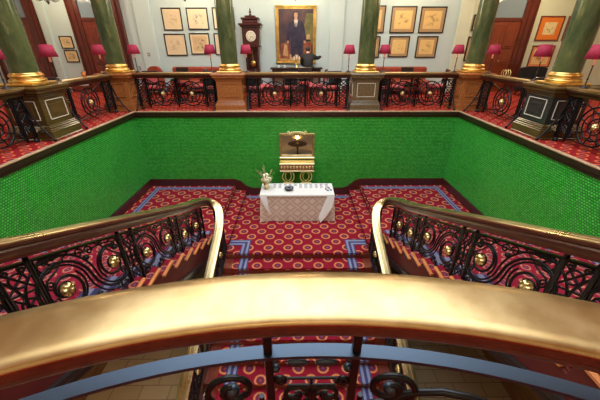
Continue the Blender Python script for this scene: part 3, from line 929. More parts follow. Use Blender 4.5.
# ------------------------------------------------------------------ gallery balustrades
def gal_section(a, b, label, layout, out, both=(True, True)):
    """a, b end points in plan; layout: list of ('l' | 'c', width); out = unit vector towards the well"""
    a = Vector((*a, 0)); b = Vector((*b, 0)); d = (b - a); L = d.length; d.normalize(); o = Vector((*out, 0))
    root = thing('gallery_balustrade', label, 'balustrade', tuple((a + b) / 2))
    mb = MB(); mb.sweep([a + Vector((0, 0, .905)), b + Vector((0, 0, .905))], [(-.06, -.11), (-.07, -.07), (-.105, -.045), (-.11, -.02), (-.11, .012), (-.095, .02), (.095, .02), (.11, .012), (.11, -.02), (.105, -.045), (.07, -.07), (.06, -.11)]); hr = mb.build('handrail', M['mahogany'], root)
    mb = MB(); mb.sweep([a + Vector((0, 0, .925)), b + Vector((0, 0, .925))], [(-.112, -.035), (-.112, .0), (-.09, .008), (.09, .008), (.112, .0), (.112, -.035), (.10, -.035), (.10, -.004), (-.10, -.004), (-.10, -.035)]); mb.build('brass_capping', M['oldbrass'], hr)
    def f0(off):
        def f(u, v, w): return a + d * (off + u) + Vector((0, 0, v)) + o * w
        return f
    bar(f0(0), 0, L, .80, .03, .012, root, 'top_bar', 'iron'); bar(f0(0), 0, L, .10, .03, .012, root, 'bottom_bar', 'iron')
    tot = sum(w for _, w in layout); k = L / tot; u = 0
    for kind, w in layout:
        w *= k; f = f0(u)
        if kind == 'l': lattice_panel(w - .04, .14, .76, lambda uu, v, ww, f=f: f(uu + .02, v, ww), root, .013)
        else:
            c = w / 2; R = min(w * .44, .31); vm = .40
            lines = [(.016, circle(c, vm, R, 24)), (.013, circle(c, vm, R * .72, 20)), (.013, circle(c, vm, R * .40, 16)), (.007, circle(c, vm, .08, 12))]
            for ang in range(8):
                q = ang * PI / 4 + PI / 8
                lines.append((.011, [(c + .08 * math.cos(q), vm + .08 * math.sin(q)), (c + R * .5 * math.cos(q + .3), vm + R * .5 * math.sin(q + .3)), (c + R * math.cos(q + .12), vm + R * math.sin(q + .12))]))
            for uu in (.0, w):
                lines.append((.020, [(uu, .04), (uu, .85)]))
            for uu, sx in ((.0, 1), (w, -1)):
                for vv, sy in ((.12, 1), (.78, -1)):
                    lines.append((.012, spiral(uu + sx * .07, vv + sy * .07, .012, .06, 0, sx * sy * 1.4, 14)))
                lines.append((.012, [(uu + sx * .045, .12), (uu + sx * .045, .78)])); lines.append((.011, [(uu + sx * .01, .12), (c, .22)])); lines.append((.011, [(uu + sx * .01, .78), (c, .58)]))
            p = iron(lines, f, root); rosette(f, c, vm, p, .062)
        u += w
    # posts with raking stays footed at the edge of the floor
    for fl, uu in ((both[0], .06), (both[1], L - .06)):
        if not fl: continue
        f = f0(uu)
        mb = MB(); mb.tube([f(0, 0.0, 0), f(0, .86, 0)], .020, 8)
        mb.tube([f(0, .80, .0), f(0, .62, .05), f(0, .42, .10), f(0, .22, .20), f(0, .02, .34)], .016, 6)
        mb.tube([f(0, .50, .0), f(0, .40, .04), f(0, .34, .10)], .010, 6)
        mb.tube([f(0, .16, .0), f(0, .17, .10), f(0, .14, .22)], .010, 6)
        pts = spiral(.10, .30, .01, .05, 0, 1.4, 14); mb.tube([f(0, q[1], q[0]) for q in pts], .008, 5)
        mb.ball(tuple(f(0, .03, .34)), .03, 8, 6); mb.lathe([(.05, .0), (.05, .03), (.03, .06)], tuple(f(0, 0, 0)), 10)
        mb.build('stay_post', M['iron'], root)
    return root
GY = 8.56; GX = 4.75
CX_ = (-1.77, 1.80)
PW = .40
gal_section((CX_[0] + PW, GY), (CX_[1] - PW, GY), 'iron gallery railing across the middle, in front of the person and portrait', [('l', .32), ('c', .82), ('l', .4), ('c', .82), ('l', .32)], (0, -1))
gal_section((-4.72 + PW, GY), (CX_[0] - PW, GY), 'iron gallery railing in front of the left red bench', [('l', .3), ('c', .78), ('c', .78), ('l', .3)], (0, -1))
gal_section((CX_[1] + PW, GY), (4.66 - PW, GY), 'iron gallery railing in front of the right red bench', [('l', .3), ('c', .78), ('c', .78), ('l', .3)], (0, -1))
for s, n in ((-1, 'left'), (1, 'right')):
    gal_section((s * GX, GY - PW), (s * GX, 5.85 + PW), 'iron gallery railing on the %s side between corner and side columns' % n, [('l', .25), ('c', .9), ('l', .25)], (-s, 0))
    gal_section((s * GX, 5.85 - PW), (s * GX, 3.15), 'iron gallery railing running out of the picture on the %s edge' % n, [('l', .25), ('c', .9), ('l', .25), ('c', .9)], (-s, 0), (True, False))

# ------------------------------------------------------------------ columns
def column(x, y, label, wood, line, faces, wood2=None):
    wood2 = wood2 or wood
    root = thing('column', label, 'column', (x, y, 0))
    def sq(hw, z0, z1, mb, bev=.01): mb.box((x - hw, y - hw, z0), (x + hw, y + hw, z1), bev=bev)
    mb = MB(); sq(.40, 0, .17, mb); sq(.415, .0, .03, mb); sq(.385, .17, .20, mb); sq(.37, .20, .235, mb); sq(.355, .235, .26, mb); bs = mb.build('pedestal_base', wood2, root)
    mb = MB(); sq(.335, .26, .77, mb, .012); die = mb.build('pedestal_die', wood, root)
    mb = MB(); sq(.35, .74, .78, mb); sq(.375, .78, .82, mb); sq(.41, .82, .87, mb); sq(.43, .87, .925, mb, .015); mb.build('pedestal_cap', wood2, root)
    # moulded panel lines on the faces
    for dx, dy in faces:
        mb = MB(); n = Vector((dx, dy, 0)); t = Vector((-dy, dx, 0)); c = Vector((x, y, 0)) + n * .336
        for (a0, a1, z0, z1) in ((-.235, .235, .35, .360), (-.235, .235, .680, .69), (-.235, -.225, .35, .69), (.225, .235, .35, .69)):
            p0 = c + t * a0; p1 = c + t * a1 + n * .012
            mb.box((p0.x, p0.y, z0), (p1.x, p1.y, z1))
        mb.build('panel_line', line, die)
        mb = MB(); p0 = c + t * -.15 - n * .004; p1 = c + t * .15 + n * .006; mb.box((p0.x, p0.y, .43), (p1.x, p1.y, .61), bev=.003); mb.build('raised_panel', wood, die)
    mb = MB(); mb.box((x - .30, y - .30, .925), (x + .30, y + .30, .97), bev=.012)
    mb.lathe([(.265, .97), (.28, .98), (.28, 1.015), (.265, 1.03), (.245, 1.035), (.235, 1.05), (.245, 1.062), (.258, 1.07), (.258, 1.095), (.245, 1.11), (.232, 1.115), (.222, 1.135)], (x, y, 0), 36); mb.build('gilt_base', M['gilt'], root)
    mb = MB(); mb.lathe([(.216, 1.125), (.216, 1.6), (.213, 2.6), (.203, 3.8), (.19, 4.9)], (x, y, 0), 36); mb.build('shaft', M['marble'], root)
    mb = MB(); mb.lathe([(.18, 4.9), (.21, 4.93), (.21, 4.97), (.19, 5.0), (.25, 5.1), (.33, 5.3), (.36, 5.42)], (x, y, 0), 28); mb.box((x - .40, y - .40, 5.42), (x + .40, y + .40, CEIL)); mb.build('capital', M['gilt'], root)
FS, FL, FR = (0, -1), (1, 0), (-1, 0)
CY = 8.62  # pedestal colours below stand in for the differing light on each
column(CX_[0], CY, 'green marble column on warm oak pedestal, just left of the tall clock', M['oak'], M['oak'], [FS, FL, FR])
column(CX_[1], CY, 'green marble column on grey-brown pale-lined pedestal, right of the portrait', M['greywood'], M['ivory'], [FS, FL, FR])
column(-4.72, CY, 'green marble corner column on oak pedestal, at the far left corner of the well', M['oak'], M['giltpale'], [FS, FL])
column(4.66, CY, 'green marble corner column on oak pedestal, at the far right corner of the well', M['oak'], M['giltpale'], [FS, FR])
column(-4.86, 5.85, 'large green column on olive pedestal at the left edge, cut by the top', M['olivewood'], M['ivory'], [FS, FL])
column(4.87, 5.85, 'large green column on dark grey pedestal at the right edge, cut by the top', M['blackwood'], M['ivory'], [FS, FR], M['olivewood'])

# ------------------------------------------------------------------ table lamps
def make_lamp():
    r = thing('table_lamp', 'x', 'lamp')
    mb = MB(); mb.lathe([(.07, 0), (.07, .012), (.05, .022), (.02, .035), (.012, .06)], seg=20); mb.build('base', M['blackpaint'], r)
    mb = MB(); mb.lathe([(.011, .05), (.009, .12), (.016, .14), (.009, .16), (.009, .33), (.02, .345)], seg=12); mb.build('pole', M['blackpaint'], r)
    mb = MB(); mb.lathe([(.018, .345), (.018, .44), (.012, .45)], seg=12); mb.build('candle_tube', M['ivory'], r)
    mb = MB(); mb.lathe([(.012, .45), (.026, .48), (.028, .505), (.012, .54)], seg=12); mb.build('bulb', M['lampglow'], r)
    mb = MB(); mb.lathe([(.150, .435), (.155, .435), (.102, .645), (.097, .645)], seg=28, cap=False); mb.lathe([(.097, .643), (.097, .645), (.012, .647)], seg=28, cap=False)
    mb.rings([[(.150 * math.cos(2 * PI * i / 28), .150 * math.sin(2 * PI * i / 28), .435) for i in range(28)], [(.097 * math.cos(2 * PI * i / 28), .097 * math.sin(2 * PI * i / 28), .645) for i in range(28)]], False, True)
    mb.build('lamp_shade', M['magenta'], r)
    return r
lamp = make_lamp(); used = False
RT = .934
LAMPS = [(CX_[0] - .46, GY, 'left of the oak-pedestal column next to the clock'), (CX_[0] + .46, GY, 'right in front of the tall clock'),
         (CX_[1] - .46, GY, 'just right of the person, left of the pale-lined pedestal'), (CX_[1] + .45, GY, 'in front of the framed prints, right of the pale-lined pedestal'),
         (-GX + .0, CY - .58, 'left of the far left corner column'), (-4.72 + .55, GY, 'right of the far left corner column'),
         (4.66 - .52, GY, 'left of the far right corner column'), (GX, CY - .58, 'right of the far right corner column, before the door'),
         (-GX, 5.85 + .55, 'right of the large left edge column'), (-GX, 5.85 - .62, 'left of the large left edge column, at the picture edge'),
         (GX, 5.85 + .55, 'in front of the orange print, left of the large right edge column'), (GX, 5.85 - .62, 'at the right picture edge beyond the large column')]
for x, y, w in LAMPS:
    place(lamp, used, (x, y, RT), 0, 'magenta shaded lamp ' + w, 'magenta lamps along the gallery'); used = True
    ld = bpy.data.lights.new('lamp_light', 'POINT'); ld.energy = 1.8; ld.color = (1, .72, .42); ld.shadow_soft_size = .03
    lo = bpy.data.objects.new('lamp_light', ld); col.objects.link(lo); lo.location = (x, y, RT + .57)

# ------------------------------------------------------------------ framed pictures
def frame(x0, x1, z0, z1, label, mat, fw=.035, fm='blackpaint', name='framed_print', cat='picture', group=None, d=.04):
    cx, cz = (x0 + x1) / 2, (z0 + z1) / 2; y = BACK - .002
    root = thing(name, label, cat, (cx, y, cz), group)
    mb = MB()
    for a, b in (((x0, z0), (x1, z0 + fw)), ((x0, z1 - fw), (x1, z1)), ((x0, z0 + fw), (x0 + fw, z1 - fw)), ((x1 - fw, z0 + fw), (x1, z1 - fw))):
        mb.box((a[0], y - d, a[1]), (b[0], y, b[1]), bev=.006)
    mb.build('frame', M[fm], root)
    mb = MB(); mb.box((x0 + fw * .8, y - .012, z0 + fw * .8), (x1 - fw * .8, y - .002, z1 - fw * .8))
    mb.quad([(x0 + fw, y - .016, z0 + fw), (x1 - fw, y - .016, z0 + fw), (x1 - fw, y - .016, z1 - fw), (x0 + fw, y - .016, z1 - fw)], 1, [(0, 0), (1, 0), (1, 1), (0, 1)])
    mb.build('print', [M['card'], M[mat]], root)
    return root
G1 = 'framed sketches on the left of the back wall'; G2 = 'framed prints on the right of the back wall'
frame(-4.60, -3.94, 2.02, 2.69, 'framed faint sepia sketch, upper outer one of the group left of the clock', 'print_pale', group=G1)
frame(-3.76, -3.04, 2.04, 2.69, 'framed line sketch of figures, top row, beside the column left of the clock', 'print_line', group=G1)
frame(-4.66, -3.92, 1.23, 1.92, 'framed brown sketch on cream, lower outer one of the group left of the clock', 'print_pale', group=G1)
frame(-3.78, -3.08, 1.27, 1.94, 'framed sketch with dark heads, lower row, partly behind a magenta lamp', 'print_dark', group=G1)
frame(-2.88, -2.14, 2.05, 2.70, 'framed print mostly hidden behind the column by the clock, upper one', 'print_line', group=G1)
frame(-2.92, -2.16, 1.25, 1.94, 'framed print mostly hidden behind the column by the clock, lower one', 'print_line', group=G1)
frame(3.22, 4.08, 1.94, 2.74, 'large gold-toned print in black frame, top row, next to the middle right column', 'print_gold', group=G2)
frame(4.22, 5.10, 1.94, 2.73, 'large gold-toned print in black frame, top row, farthest from the portrait', 'print_gold', group=G2)
frame(3.26, 3.98, 1.18, 1.85, 'smaller print in wide brown mount, lower row, beside a lamp', 'print_gold', group=G2)
frame(4.24, 4.98, 1.16, 1.85, 'smaller print in wide brown mount, lower row, below the right-hand large print', 'print_gold', group=G2)
frame(2.22, 3.02, 1.94, 2.76, 'gold-toned print with only its right edge showing past the column, upper one', 'print_gold', group=G2)
frame(2.24, 2.94, 1.16, 1.85, 'gold-toned print with only its right edge showing past the column, lower one', 'print_gold', group=G2)
frame(-8.32, -7.88, 1.46, 1.85, 'small framed engraving left of the dark door, upper of the pair', 'print_small', .025, group='small engravings left of the door')
frame(-8.30, -7.84, 1.02, 1.41, 'small framed engraving left of the dark door, lower of the pair', 'print_small', .025, group='small engravings left of the door')
frame(8.40, 9.24, 1.70, 2.46, 'orange print with dark figures in dark frame, right of the mahogany door', 'print_orange', .04, 'redwood', group='orange prints right of the door')
frame(8.42, 9.24, .84, 1.56, 'pinkish orange print below the orange one, half behind a lamp', 'print_red', .04, 'redwood', group='orange prints right of the door')
frame(9.36, 10.1, 1.70, 2.46, 'framed print almost hidden behind the large right edge column', 'print_orange', .04, 'redwood', group='orange prints right of the door')
frame(6.08, 6.55, 2.00, 2.50, 'framed print peeping out left of the far right corner column, upper one', 'print_gold', .035, group='prints behind the right corner column')
frame(6.04, 6.55, 1.05, 1.84, 'framed print peeping out left of the far right corner column, lower one', 'print_gold', .035, group='prints behind the right corner column')

# the large portrait
x0, x1, z0, z1 = -.74, .66, .98, 2.76
y = BACK - .002
root = thing('portrait_painting', 'large full length portrait of a man in a navy coat in a heavy gilt frame', 'picture', ((x0 + x1) / 2, y, (z0 + z1) / 2))
mb = MB(); w = .105
for k, (dd, a, b) in enumerate(((.09, 0, .04), (.06, .04, .07), (.045, .07, w))):
    for p, q in (((x0 + a, z0 + a), (x1 - a, z0 + b)), ((x0 + a, z1 - b), (x1 - a, z1 - a)), ((x0 + a, z0 + b), (x0 + b, z1 - b)), ((x1 - b, z0 + b), (x1 - a, z1 - b))):
        mb.box((p[0], y - dd, p[1]), (q[0], y, q[1]), bev=.008)
for i in range(26):
    t = i / 25; mb.ball((x0 + (x1 - x0) * t, y - .07, z0 + .03), .035, 8, 6)
mb.build('gilt_frame', M['gilt'], root)
mb = MB(); mb.box((x0 + w * .9, y - .02, z0 + w * .9), (x1 - w * .9, y - .004, z1 - w * .9)); cv = mb.build('canvas', M['paint_bg'], root)
ax0, ax1, az0, az1 = x0 + w, x1 - w, z0 + w, z1 - w
def P2(u, v): return (ax0 + (ax1 - ax0) * u, az0 + (az1 - az0) * v)
def poly2(pts, mat, lay, mb):
    mb.add([(P2(u, v)[0], y - .020 - .0012 * lay, P2(u, v)[1]) for u, v in pts], [tuple(range(len(pts)))], False, mat)
def ell(cu, cv_, ru, rv, n=18): return [(cu + ru * math.cos(2 * PI * i / n), cv_ + rv * math.sin(2 * PI * i / n)) for i in range(n)]
mb = MB()
pm = ['paint_green', 'paint_navy', 'paint_face', 'paint_white', 'paint_red', 'paint_tan', 'hair']
poly2([(.72, .35), (1, .33), (1, .92), (.80, .92), (.74, .7)], 0, 1, mb)
poly2([(0, 0), (1, 0), (1, .10), (0, .13)], 5, 1, mb)
poly2([(.02, .04), (.30, .02), (.32, .26), (.24, .36), (.05, .34)], 4, 2, mb)
poly2([(.10, .10), (.26, .08), (.24, .30), (.16, .34)], 5, 3, mb)
poly2([(.72, .12), (.96, .12), (.96, .36), (.72, .38)], 4, 2, mb)
poly2(ell(.84, .40, .10, .025), 6, 3, mb)
poly2([(.80, .42), (.92, .42), (.90, .52), (.82, .52)], 5, 3, mb)
poly2([(.36, .06), (.46, .06), (.49, .34), (.53, .34), (.57, .06), (.68, .06), (.70, .46), (.34, .46)], 1, 4, mb)
poly2([(.42, .79), (.31, .75), (.25, .58), (.22, .40), (.30, .38), (.36, .55), (.35, .24), (.69, .24), (.68, .55), (.74, .38), (.80, .42), (.76, .62), (.70, .76), (.58, .80)], 1, 5, mb)
poly2([(.44, .80), (.56, .80), (.52, .66), (.48, .66)], 3, 6, mb)
poly2([(.485, .66), (.515, .66), (.515, .74), (.485, .74)], 1, 7, mb)
poly2([(.46, .80), (.54, .80), (.54, .86), (.46, .86)], 2, 7, mb)
poly2(ell(.50, .885, .052, .062), 2, 8, mb)
poly2([(.446, .90), (.455, .945), (.50, .962), (.545, .945), (.554, .90), (.54, .925), (.50, .935), (.46, .925)], 6, 9, mb)
poly2(ell(.26, .37, .03, .03), 2, 8, mb); poly2(ell(.76, .37, .03, .03), 2, 8, mb)
for e_ in (.482, .518): poly2(ell(e_, .893, .007, .005, 8), 6, 9, mb)
poly2(ell(.50, .858, .014, .004, 8), 4, 9, mb)
mb.build('painted_figure', [M[k] for k in pm], cv)

# ------------------------------------------------------------------ longcase clock
cx, cy = -1.56, 11.72
root = thing('longcase_clock', 'tall dark mahogany longcase clock with round pale dial beside the portrait', 'clock', (cx, cy, 0))
mb = MB(); mb.box((cx - .29, cy - .2, 0), (cx + .29, cy + .22, .10), bev=.01); mb.box((cx - .26, cy - .18, .10), (cx + .26, cy + .22, .62), bev=.01); mb.box((cx - .28, cy - .2, .62), (cx + .28, cy + .22, .68), bev=.015); mb.build('plinth', M['maroonwood'], root)
mb = MB()
for sx in (-1, 1): mb.box((cx + sx * .23, cy - .15, .68), (cx + sx * .16, cy + .22, 1.52), bev=.006)
mb.box((cx - .16, cy + .10, .68), (cx + .16, cy + .22, 1.52)); mb.box((cx - .17, cy - .15, .68), (cx + .17, cy + .1, .76)); mb.box((cx - .17, cy - .15, 1.44), (cx + .17, cy + .1, 1.52)); mb.build('trunk', M['maroonwood'], root)
mb = MB(); mb.box((cx - .006, cy + .0, .92), (cx + .006, cy + .006, 1.46)); mb.lathe([(.01, 0), (.085, .004), (.10, .012), (.085, .022), (.02, .03)], (cx, cy + .015, .98), 20, axis='y'); mb.build('pendulum', M['gilt'], root)
mb = MB(); mb.box((cx - .31, cy - .22, 1.50), (cx + .31, cy + .22, 1.55), bev=.01); mb.box((cx - .28, cy - .2, 1.55), (cx + .28, cy + .22, 2.10), bev=.01)
for sx in (-1, 1): mb.lathe([(.03, 1.55), (.022, 1.60), (.022, 2.04), (.03, 2.10)], (cx + sx * .265, cy - .21, 0), 10)
mb.box((cx - .34, cy - .25, 2.10), (cx + .34, cy + .22, 2.15), bev=.01); mb.box((cx - .39, cy - .29, 2.15), (cx + .39, cy + .22, 2.21), bev=.015); mb.box((cx - .26, cy - .2, 2.21), (cx + .26, cy + .2, 2.32), bev=.02); mb.box((cx - .30, cy - .22, 2.32), (cx + .30, cy + .2, 2.38), bev=.015)
mb.box((cx - .18, cy - .14, 2.38), (cx + .18, cy + .16, 2.44), bev=.02); hood = mb.build('hood', M['maroonwood'], root)
mb = MB(); mb.lathe([(.03, 2.44), (.05, 2.47), (.02, 2.50), (.045, 2.53), (.045, 2.55), (.02, 2.58), (.03, 2.60), (.005, 2.66)], (cx, cy, 0), 14); mb.build('finial', M['maroonwood'], hood)
mb = MB(); mb.lathe([(.165, 0), (.165, .012), (.145, .016)], (cx, cy - .20, 1.83), 32, axis='y'); dl = mb.build('dial', M['clockface'], root)
mb = MB()
for i in range(12):
    a = i * PI / 6; r0, r1 = .105, .135
    mb.tube([(cx + r0 * math.sin(a), cy - .219, 1.83 + r0 * math.cos(a)), (cx + r1 * math.sin(a), cy - .219, 1.83 + r1 * math.cos(a))], .006, 4)
for a, L in ((2.0, .09), (3.6, .13)): mb.tube([(cx, cy - .222, 1.83), (cx + L * math.sin(a), cy - .222, 1.83 + L * math.cos(a))], .006, 4)
mb.build('hands_and_marks', M['blackpaint'], dl)

# ------------------------------------------------------------------ gallery furniture
root = thing('console_table', 'long dark console table under the portrait behind the person', 'table', (-.03, 11.62, 0))
mb = MB(); mb.box((-.94, 11.36, .82), (.88, 11.90, .87), bev=.01); mb.build('tabletop', M['darkchair'], root)
mb = MB(); mb.box((-.88, 11.40, .70), (.82, 11.88, .82)); mb.build('apron', M['darkchair'], root)
for x in (-.86, .80):
    for y in (11.42, 11.84):
        mb = MB(); mb.lathe([(.03, 0), (.035, .08), (.025, .3), (.04, .6), (.035, .70)], (x, y, 0), 10); mb.build('leg', M['darkchair'], root)
def cup():
    r = thing('teacup', 'x', 'cup')
    mb = MB(); mb.lathe([(.055, 0), (.06, .006), (.03, .01)], seg=16); mb.build('saucer', M['china'], r)
    mb = MB(); mb.lathe([(.022, .010), (.03, .02), (.04, .05), (.043, .075), (.038, .073), (.03, .03), (.005, .02)], seg=16, cap=False)
    mb.tube([(.04, 0, .06), (.06, 0, .055), (.06, 0, .035), (.037, 0, .03)], .005, 5); mb.build('bowl', M['china'], r)
    return r
c = cup(); place(c, False, (-.66, 11.48, .87), 0, 'white cup on the dark console under the portrait, nearer the clock', 'white cups'); place(c, True, (-.44, 11.48, .87), .4, 'white cup on the dark console under the portrait, nearer the person', 'white cups')
root = thing('candelabrum', 'pale gilt candelabrum on the console just left of the person', 'candelabrum', (-.02, 11.5, .87))
mb = MB(); mb.lathe([(.07, .87), (.07, .885), (.03, .90), (.015, .93), (.022, .97), (.012, 1.0), (.012, 1.10), (.022, 1.12)], (-.02, 11.5, 0), 14); mb.build('stem', M['giltpale'], root)
for sx in (-1, 1):
    mb = MB(); mb.tube([(-.02, 11.5, 1.0), (-.02 + sx * .05, 11.5, .98), (-.02 + sx * .09, 11.5, 1.02), (-.02 + sx * .09, 11.5, 1.08)], .008, 6); mb.lathe([(.022, 1.08), (.022, 1.095)], (-.02 + sx * .09, 11.5, 0), 10); mb.build('arm', M['giltpale'], root)
for dx, z in ((0, 1.12), (-.09, 1.095), (.09, 1.095)):
    mb = MB(); mb.lathe([(.012, z), (.012, z + .13), (.004, z + .14)], (-.02 + dx, 11.5, 0), 10); mb.build('candle', M['ivory'], root)

def sofa(x0, x1, label):
    y0, y1 = 11.12, 11.86
    root = thing('red_bench', label, 'sofa', ((x0 + x1) / 2, 11.5, 0))
    mb = MB(); mb.box((x0, y0, .12), (x1, y1, .34), bev=.02); mb.build('frame', M['redleather'], root)
    n = 3
    for i in range(n):
        a = x0 + .04 + (x1 - x0 - .08) * i / n; b = x0 + .04 + (x1 - x0 - .08) * (i + 1) / n
        mb = MB(); mb.box((a + .006, y0 - .02, .34), (b - .006, y1 - .2, .47), bev=.035); mb.build('seat_cushion', M['redleather'], root)
    mb = MB(); mb.box((x0, y1 - .22, .30), (x1, y1, .88), bev=.05)
    for i in range(1, 6):
        a = x0 + (x1 - x0) * i / 6
        mb.ball((a, y1 - .225, .68), (.015, .008, .015), 8, 6)
    mb.build('backrest', M['redleather'], root)
    for x in (x0 + .06, x1 - .06):
        for y in (y0 + .06, y1 - .06):
            mb = MB(); mb.lathe([(.02, 0), (.03, .12)], (x, y, 0), 10); mb.build('leg', M['darkchair'], root)
sofa(-4.46, -2.62, 'long red leather bench below the sketches left of the clock')
sofa(2.30, 4.66, 'long red leather bench below the gold-toned prints')

def make_chair(seatmat, backmat):
    r = thing('dining_chair', 'x', 'chair')
    mb = MB(); mb.box((-.22, -.20, .42), (.22, .24, .50), bev=.03); mb.build('seat', seatmat, r)
    mb = MB(); mb.box((-.21, -.20, .38), (.21, .23, .42)); mb.build('seat_frame', M['darkchair'], r)
    for x in (-.19, .19):
        mb = MB(); mb.tube([(x, .20, .40), (x, .20, .0)], .020, 8, rfun=lambda t: 1 - .35 * t); mb.build('leg', M['darkchair'], r)
        mb = MB(); mb.tube([(x, -.24, 0), (x, -.19, .40), (x, -.21, .70), (x * .98, -.27, .92)], .020, 8); mb.build('leg', M['darkchair'], r)
    mb = MB(); mb.box((-.20, -.275, .80), (.20, -.235, .93), bev=.015); mb.build('back_rail', M['darkchair'], r)
    mb = MB(); mb.box((-.19, -.235, .55), (.19, -.205, .60), bev=.01); mb.build('back_rail', M['darkchair'], r)
    mb = MB(); mb.box((-.165, -.255, .595), (.165, -.215, .82), bev=.015); mb.build('backrest', backmat, r)
    mb = MB(); mb.tube([(-.19, .2, .18), (-.19, -.21, .18)], .010, 6); mb.tube([(.19, .2, .18), (.19, -.21, .18)], .010, 6); mb.tube([(-.19, 0, .18), (.19, 0, .18)], .010, 6); mb.build('stretcher', M['darkchair'], r)
    return r
rosec = make_chair(M['pinkseat'], M['pinkseat']); darkc = make_chair(M['pinkseat'], M['black'])
gchairs = 'dining chairs behind the gallery railing'
RC = [(-.98, 9.75, -PI / 2 + .2, 'rose-seated chair behind the middle railing, on the clock side'), (.62, 9.8, PI / 2 - .2, 'rose-seated chair behind the middle railing, right below the person'),
      (-4.25, 9.45, .3, 'rose-seated chair behind the left railing, next to the corner pedestal'), (-3.02, 9.85, PI / 2, 'rose-seated chair behind the left railing, second from the corner'),
      (2.95, 9.62, -PI / 2 - .2, 'rose-seated chair behind the right railing, nearer the middle right column'), (4.25, 9.75, PI / 2 - .2, 'rose-seated chair behind the right railing, nearer the corner'),
      (-5.75, 7.4, .8, 'rose-seated chair beyond the left side railing'), (-5.6, 6.75, 2.2, 'rose-seated chair by the large left column, beyond the side railing'),
      (5.75, 7.3, -.8, 'rose-seated chair beyond the right side railing')]
for i, (x, y, r, l) in enumerate(RC): place(rosec, i > 0, (x, y, 0), r, l, gchairs)
DC = [(-.20, 9.30, 0, 'dark-backed chair with its back to the middle railing, left of centre'), (.25, 10.45, PI, 'dark-backed chair facing the middle railing, by the person'),
      (-2.45, 9.3, .1, 'dark-backed chair against the left railing, beside the oak pedestal'), (-3.75, 10.4, PI, 'dark-backed chair in front of the left red bench'),
      (2.35, 9.25, -.1, 'dark-backed chair against the right railing, beside the pale-lined pedestal'), (3.60, 10.4, PI, 'dark-backed chair in front of the right red bench'),
      (1.0, 9.3, .15, 'dark-backed chair at the right end of the middle railing'), (-1.25, 9.15, -.2, 'dark-backed chair at the left end of the middle railing')]
for i, (x, y, r, l) in enumerate(DC): place(darkc, i > 0, (x, y, 0), r, l, gchairs)
def make_table():
    r = thing('dining_table', 'x', 'table')
    mb = MB(); mb.box((-.42, -.38, .70), (.42, .38, .735), bev=.008); mb.build('tabletop', M['darkchair'], r)
    mb = MB(); mb.lathe([(.05, .03), (.035, .2), (.05, .45), (.035, .6), (.08, .70)], seg=14); mb.build('pedestal', M['darkchair'], r)
    mb = MB(); mb.box((-.30, -.03, 0), (.30, .03, .045), bev=.008); mb.box((-.03, -.30, 0), (.03, .30, .045), bev=.008); mb.build('foot', M['darkchair'], r)
    return r
tb = make_table()
for i, (x, y, l) in enumerate(((-.18, 9.87, 'dark dining table behind the middle railing'), (-3.70, 9.90, 'dark dining table behind the left railing'), (3.55, 9.93, 'dark dining table behind the right railing'))):
    place(tb, i > 0, (x, y, 0), 0, l, 'dark dining tables')

root = thing('armchair', 'small red leather armchair with rounded back, left of the left red bench', 'chair', (-5.02, 11.3, 0))
def armchair(root, x, y, s, mt, arch=.24):
    mb = MB(); mb.box((x - .34 * s, y - .34, .16), (x + .34 * s, y + .3, .36), bev=.03); mb.build('frame', mt, root)
    mb = MB(); mb.box((x - .25 * s, y - .36, .36), (x + .25 * s, y + .2, .47), bev=.04); mb.build('seat_cushion', mt, root)
    mb = MB(); rr = []
    for k in range(2):
        yy = y + .14 + .16 * k
        rr.append([(x - .33 * s, yy, .3)] + [(x - .33 * s * math.cos(a), yy, .92 - arch + arch * math.sin(a)) for a in [PI * i / 10 for i in range(11)]] + [(x + .33 * s, yy, .3)])
    mb.rings(rr, True); mb.build('backrest', mt, root)
    for q in (-1, 1):
        mb = MB(); mb.box((x + q * .36 * s, y - .34, .16), (x + q * .26 * s, y + .2, .60), bev=.03); mb.build('armrest', mt, root)
    for q in (-1, 1):
        for yy in (y - .28, y + .24):
            mb = MB(); mb.lathe([(.018, 0), (.026, .16)], (x + q * .28 * s, yy, 0), 8); mb.build('leg', M['darkchair'], root)
armchair(root, -5.02, 11.3, .8, M['redleather'])
root = thing('armchair', 'black armchair below the orange prints by the right door', 'chair', (8.2, 10.9, 0)); armchair(root, 8.1, 10.9, 1.3, M['black'], .07)

# small things on the side rails and wall
mb = MB()
root = thing('gilt_rack', 'small openwork gilt rack on the right rail in front of the door', 'rack', (GX, 7.35, RT))
mb = MB()
for k in range(3):
    a = GX - .05 + .05 * k
    mb.tube([(a, 7.27, RT), (a, 7.26, RT + .08), (a, 7.31, RT + .14), (a, 7.35, RT + .12), (a, 7.39, RT + .14), (a, 7.44, RT + .08), (a, 7.43, RT)], .006, 6)
mb.tube([(GX - .05, 7.27, RT + .01), (GX + .05, 7.27, RT + .01)], .006, 6); mb.tube([(GX - .05, 7.43, RT + .01), (GX + .05, 7.43, RT + .01)], .006, 6); mb.tube([(GX - .05, 7.35, RT + .12), (GX + .05, 7.35, RT + .12)], .006, 6)
mb.build('wire_frame', M['giltpale'], root)
root = thing('candle_glass', 'small amber candle glass on the left rail below the dark door', 'candle holder', (-GX, 7.25, RT))
mb = MB(); mb.lathe([(.03, RT), (.035, RT + .01), (.04, RT + .11), (.036, RT + .11), (.03, RT + .02)], (-GX, 7.25, 0), 14); mb.build('glass', M['amber'], root)
mb = MB(); mb.lathe([(.022, RT + .02), (.022, RT + .07), (.004, RT + .085)], (-GX, 7.25, 0), 10); mb.build('candle', M['ivory'], root)
def switch(x, z, label, yy):
    root = thing('light_switch', label, 'switch', (x, yy, z))
    mb = MB(); mb.box((x - .045, yy - .012, z - .06), (x + .045, yy, z + .06), bev=.004); mb.build('plate', M['greycard'], root)
    mb = MB(); mb.box((x - .012, yy - .022, z - .015), (x + .012, yy - .012, z + .02)); mb.build('rocker', M['ivory'], root)
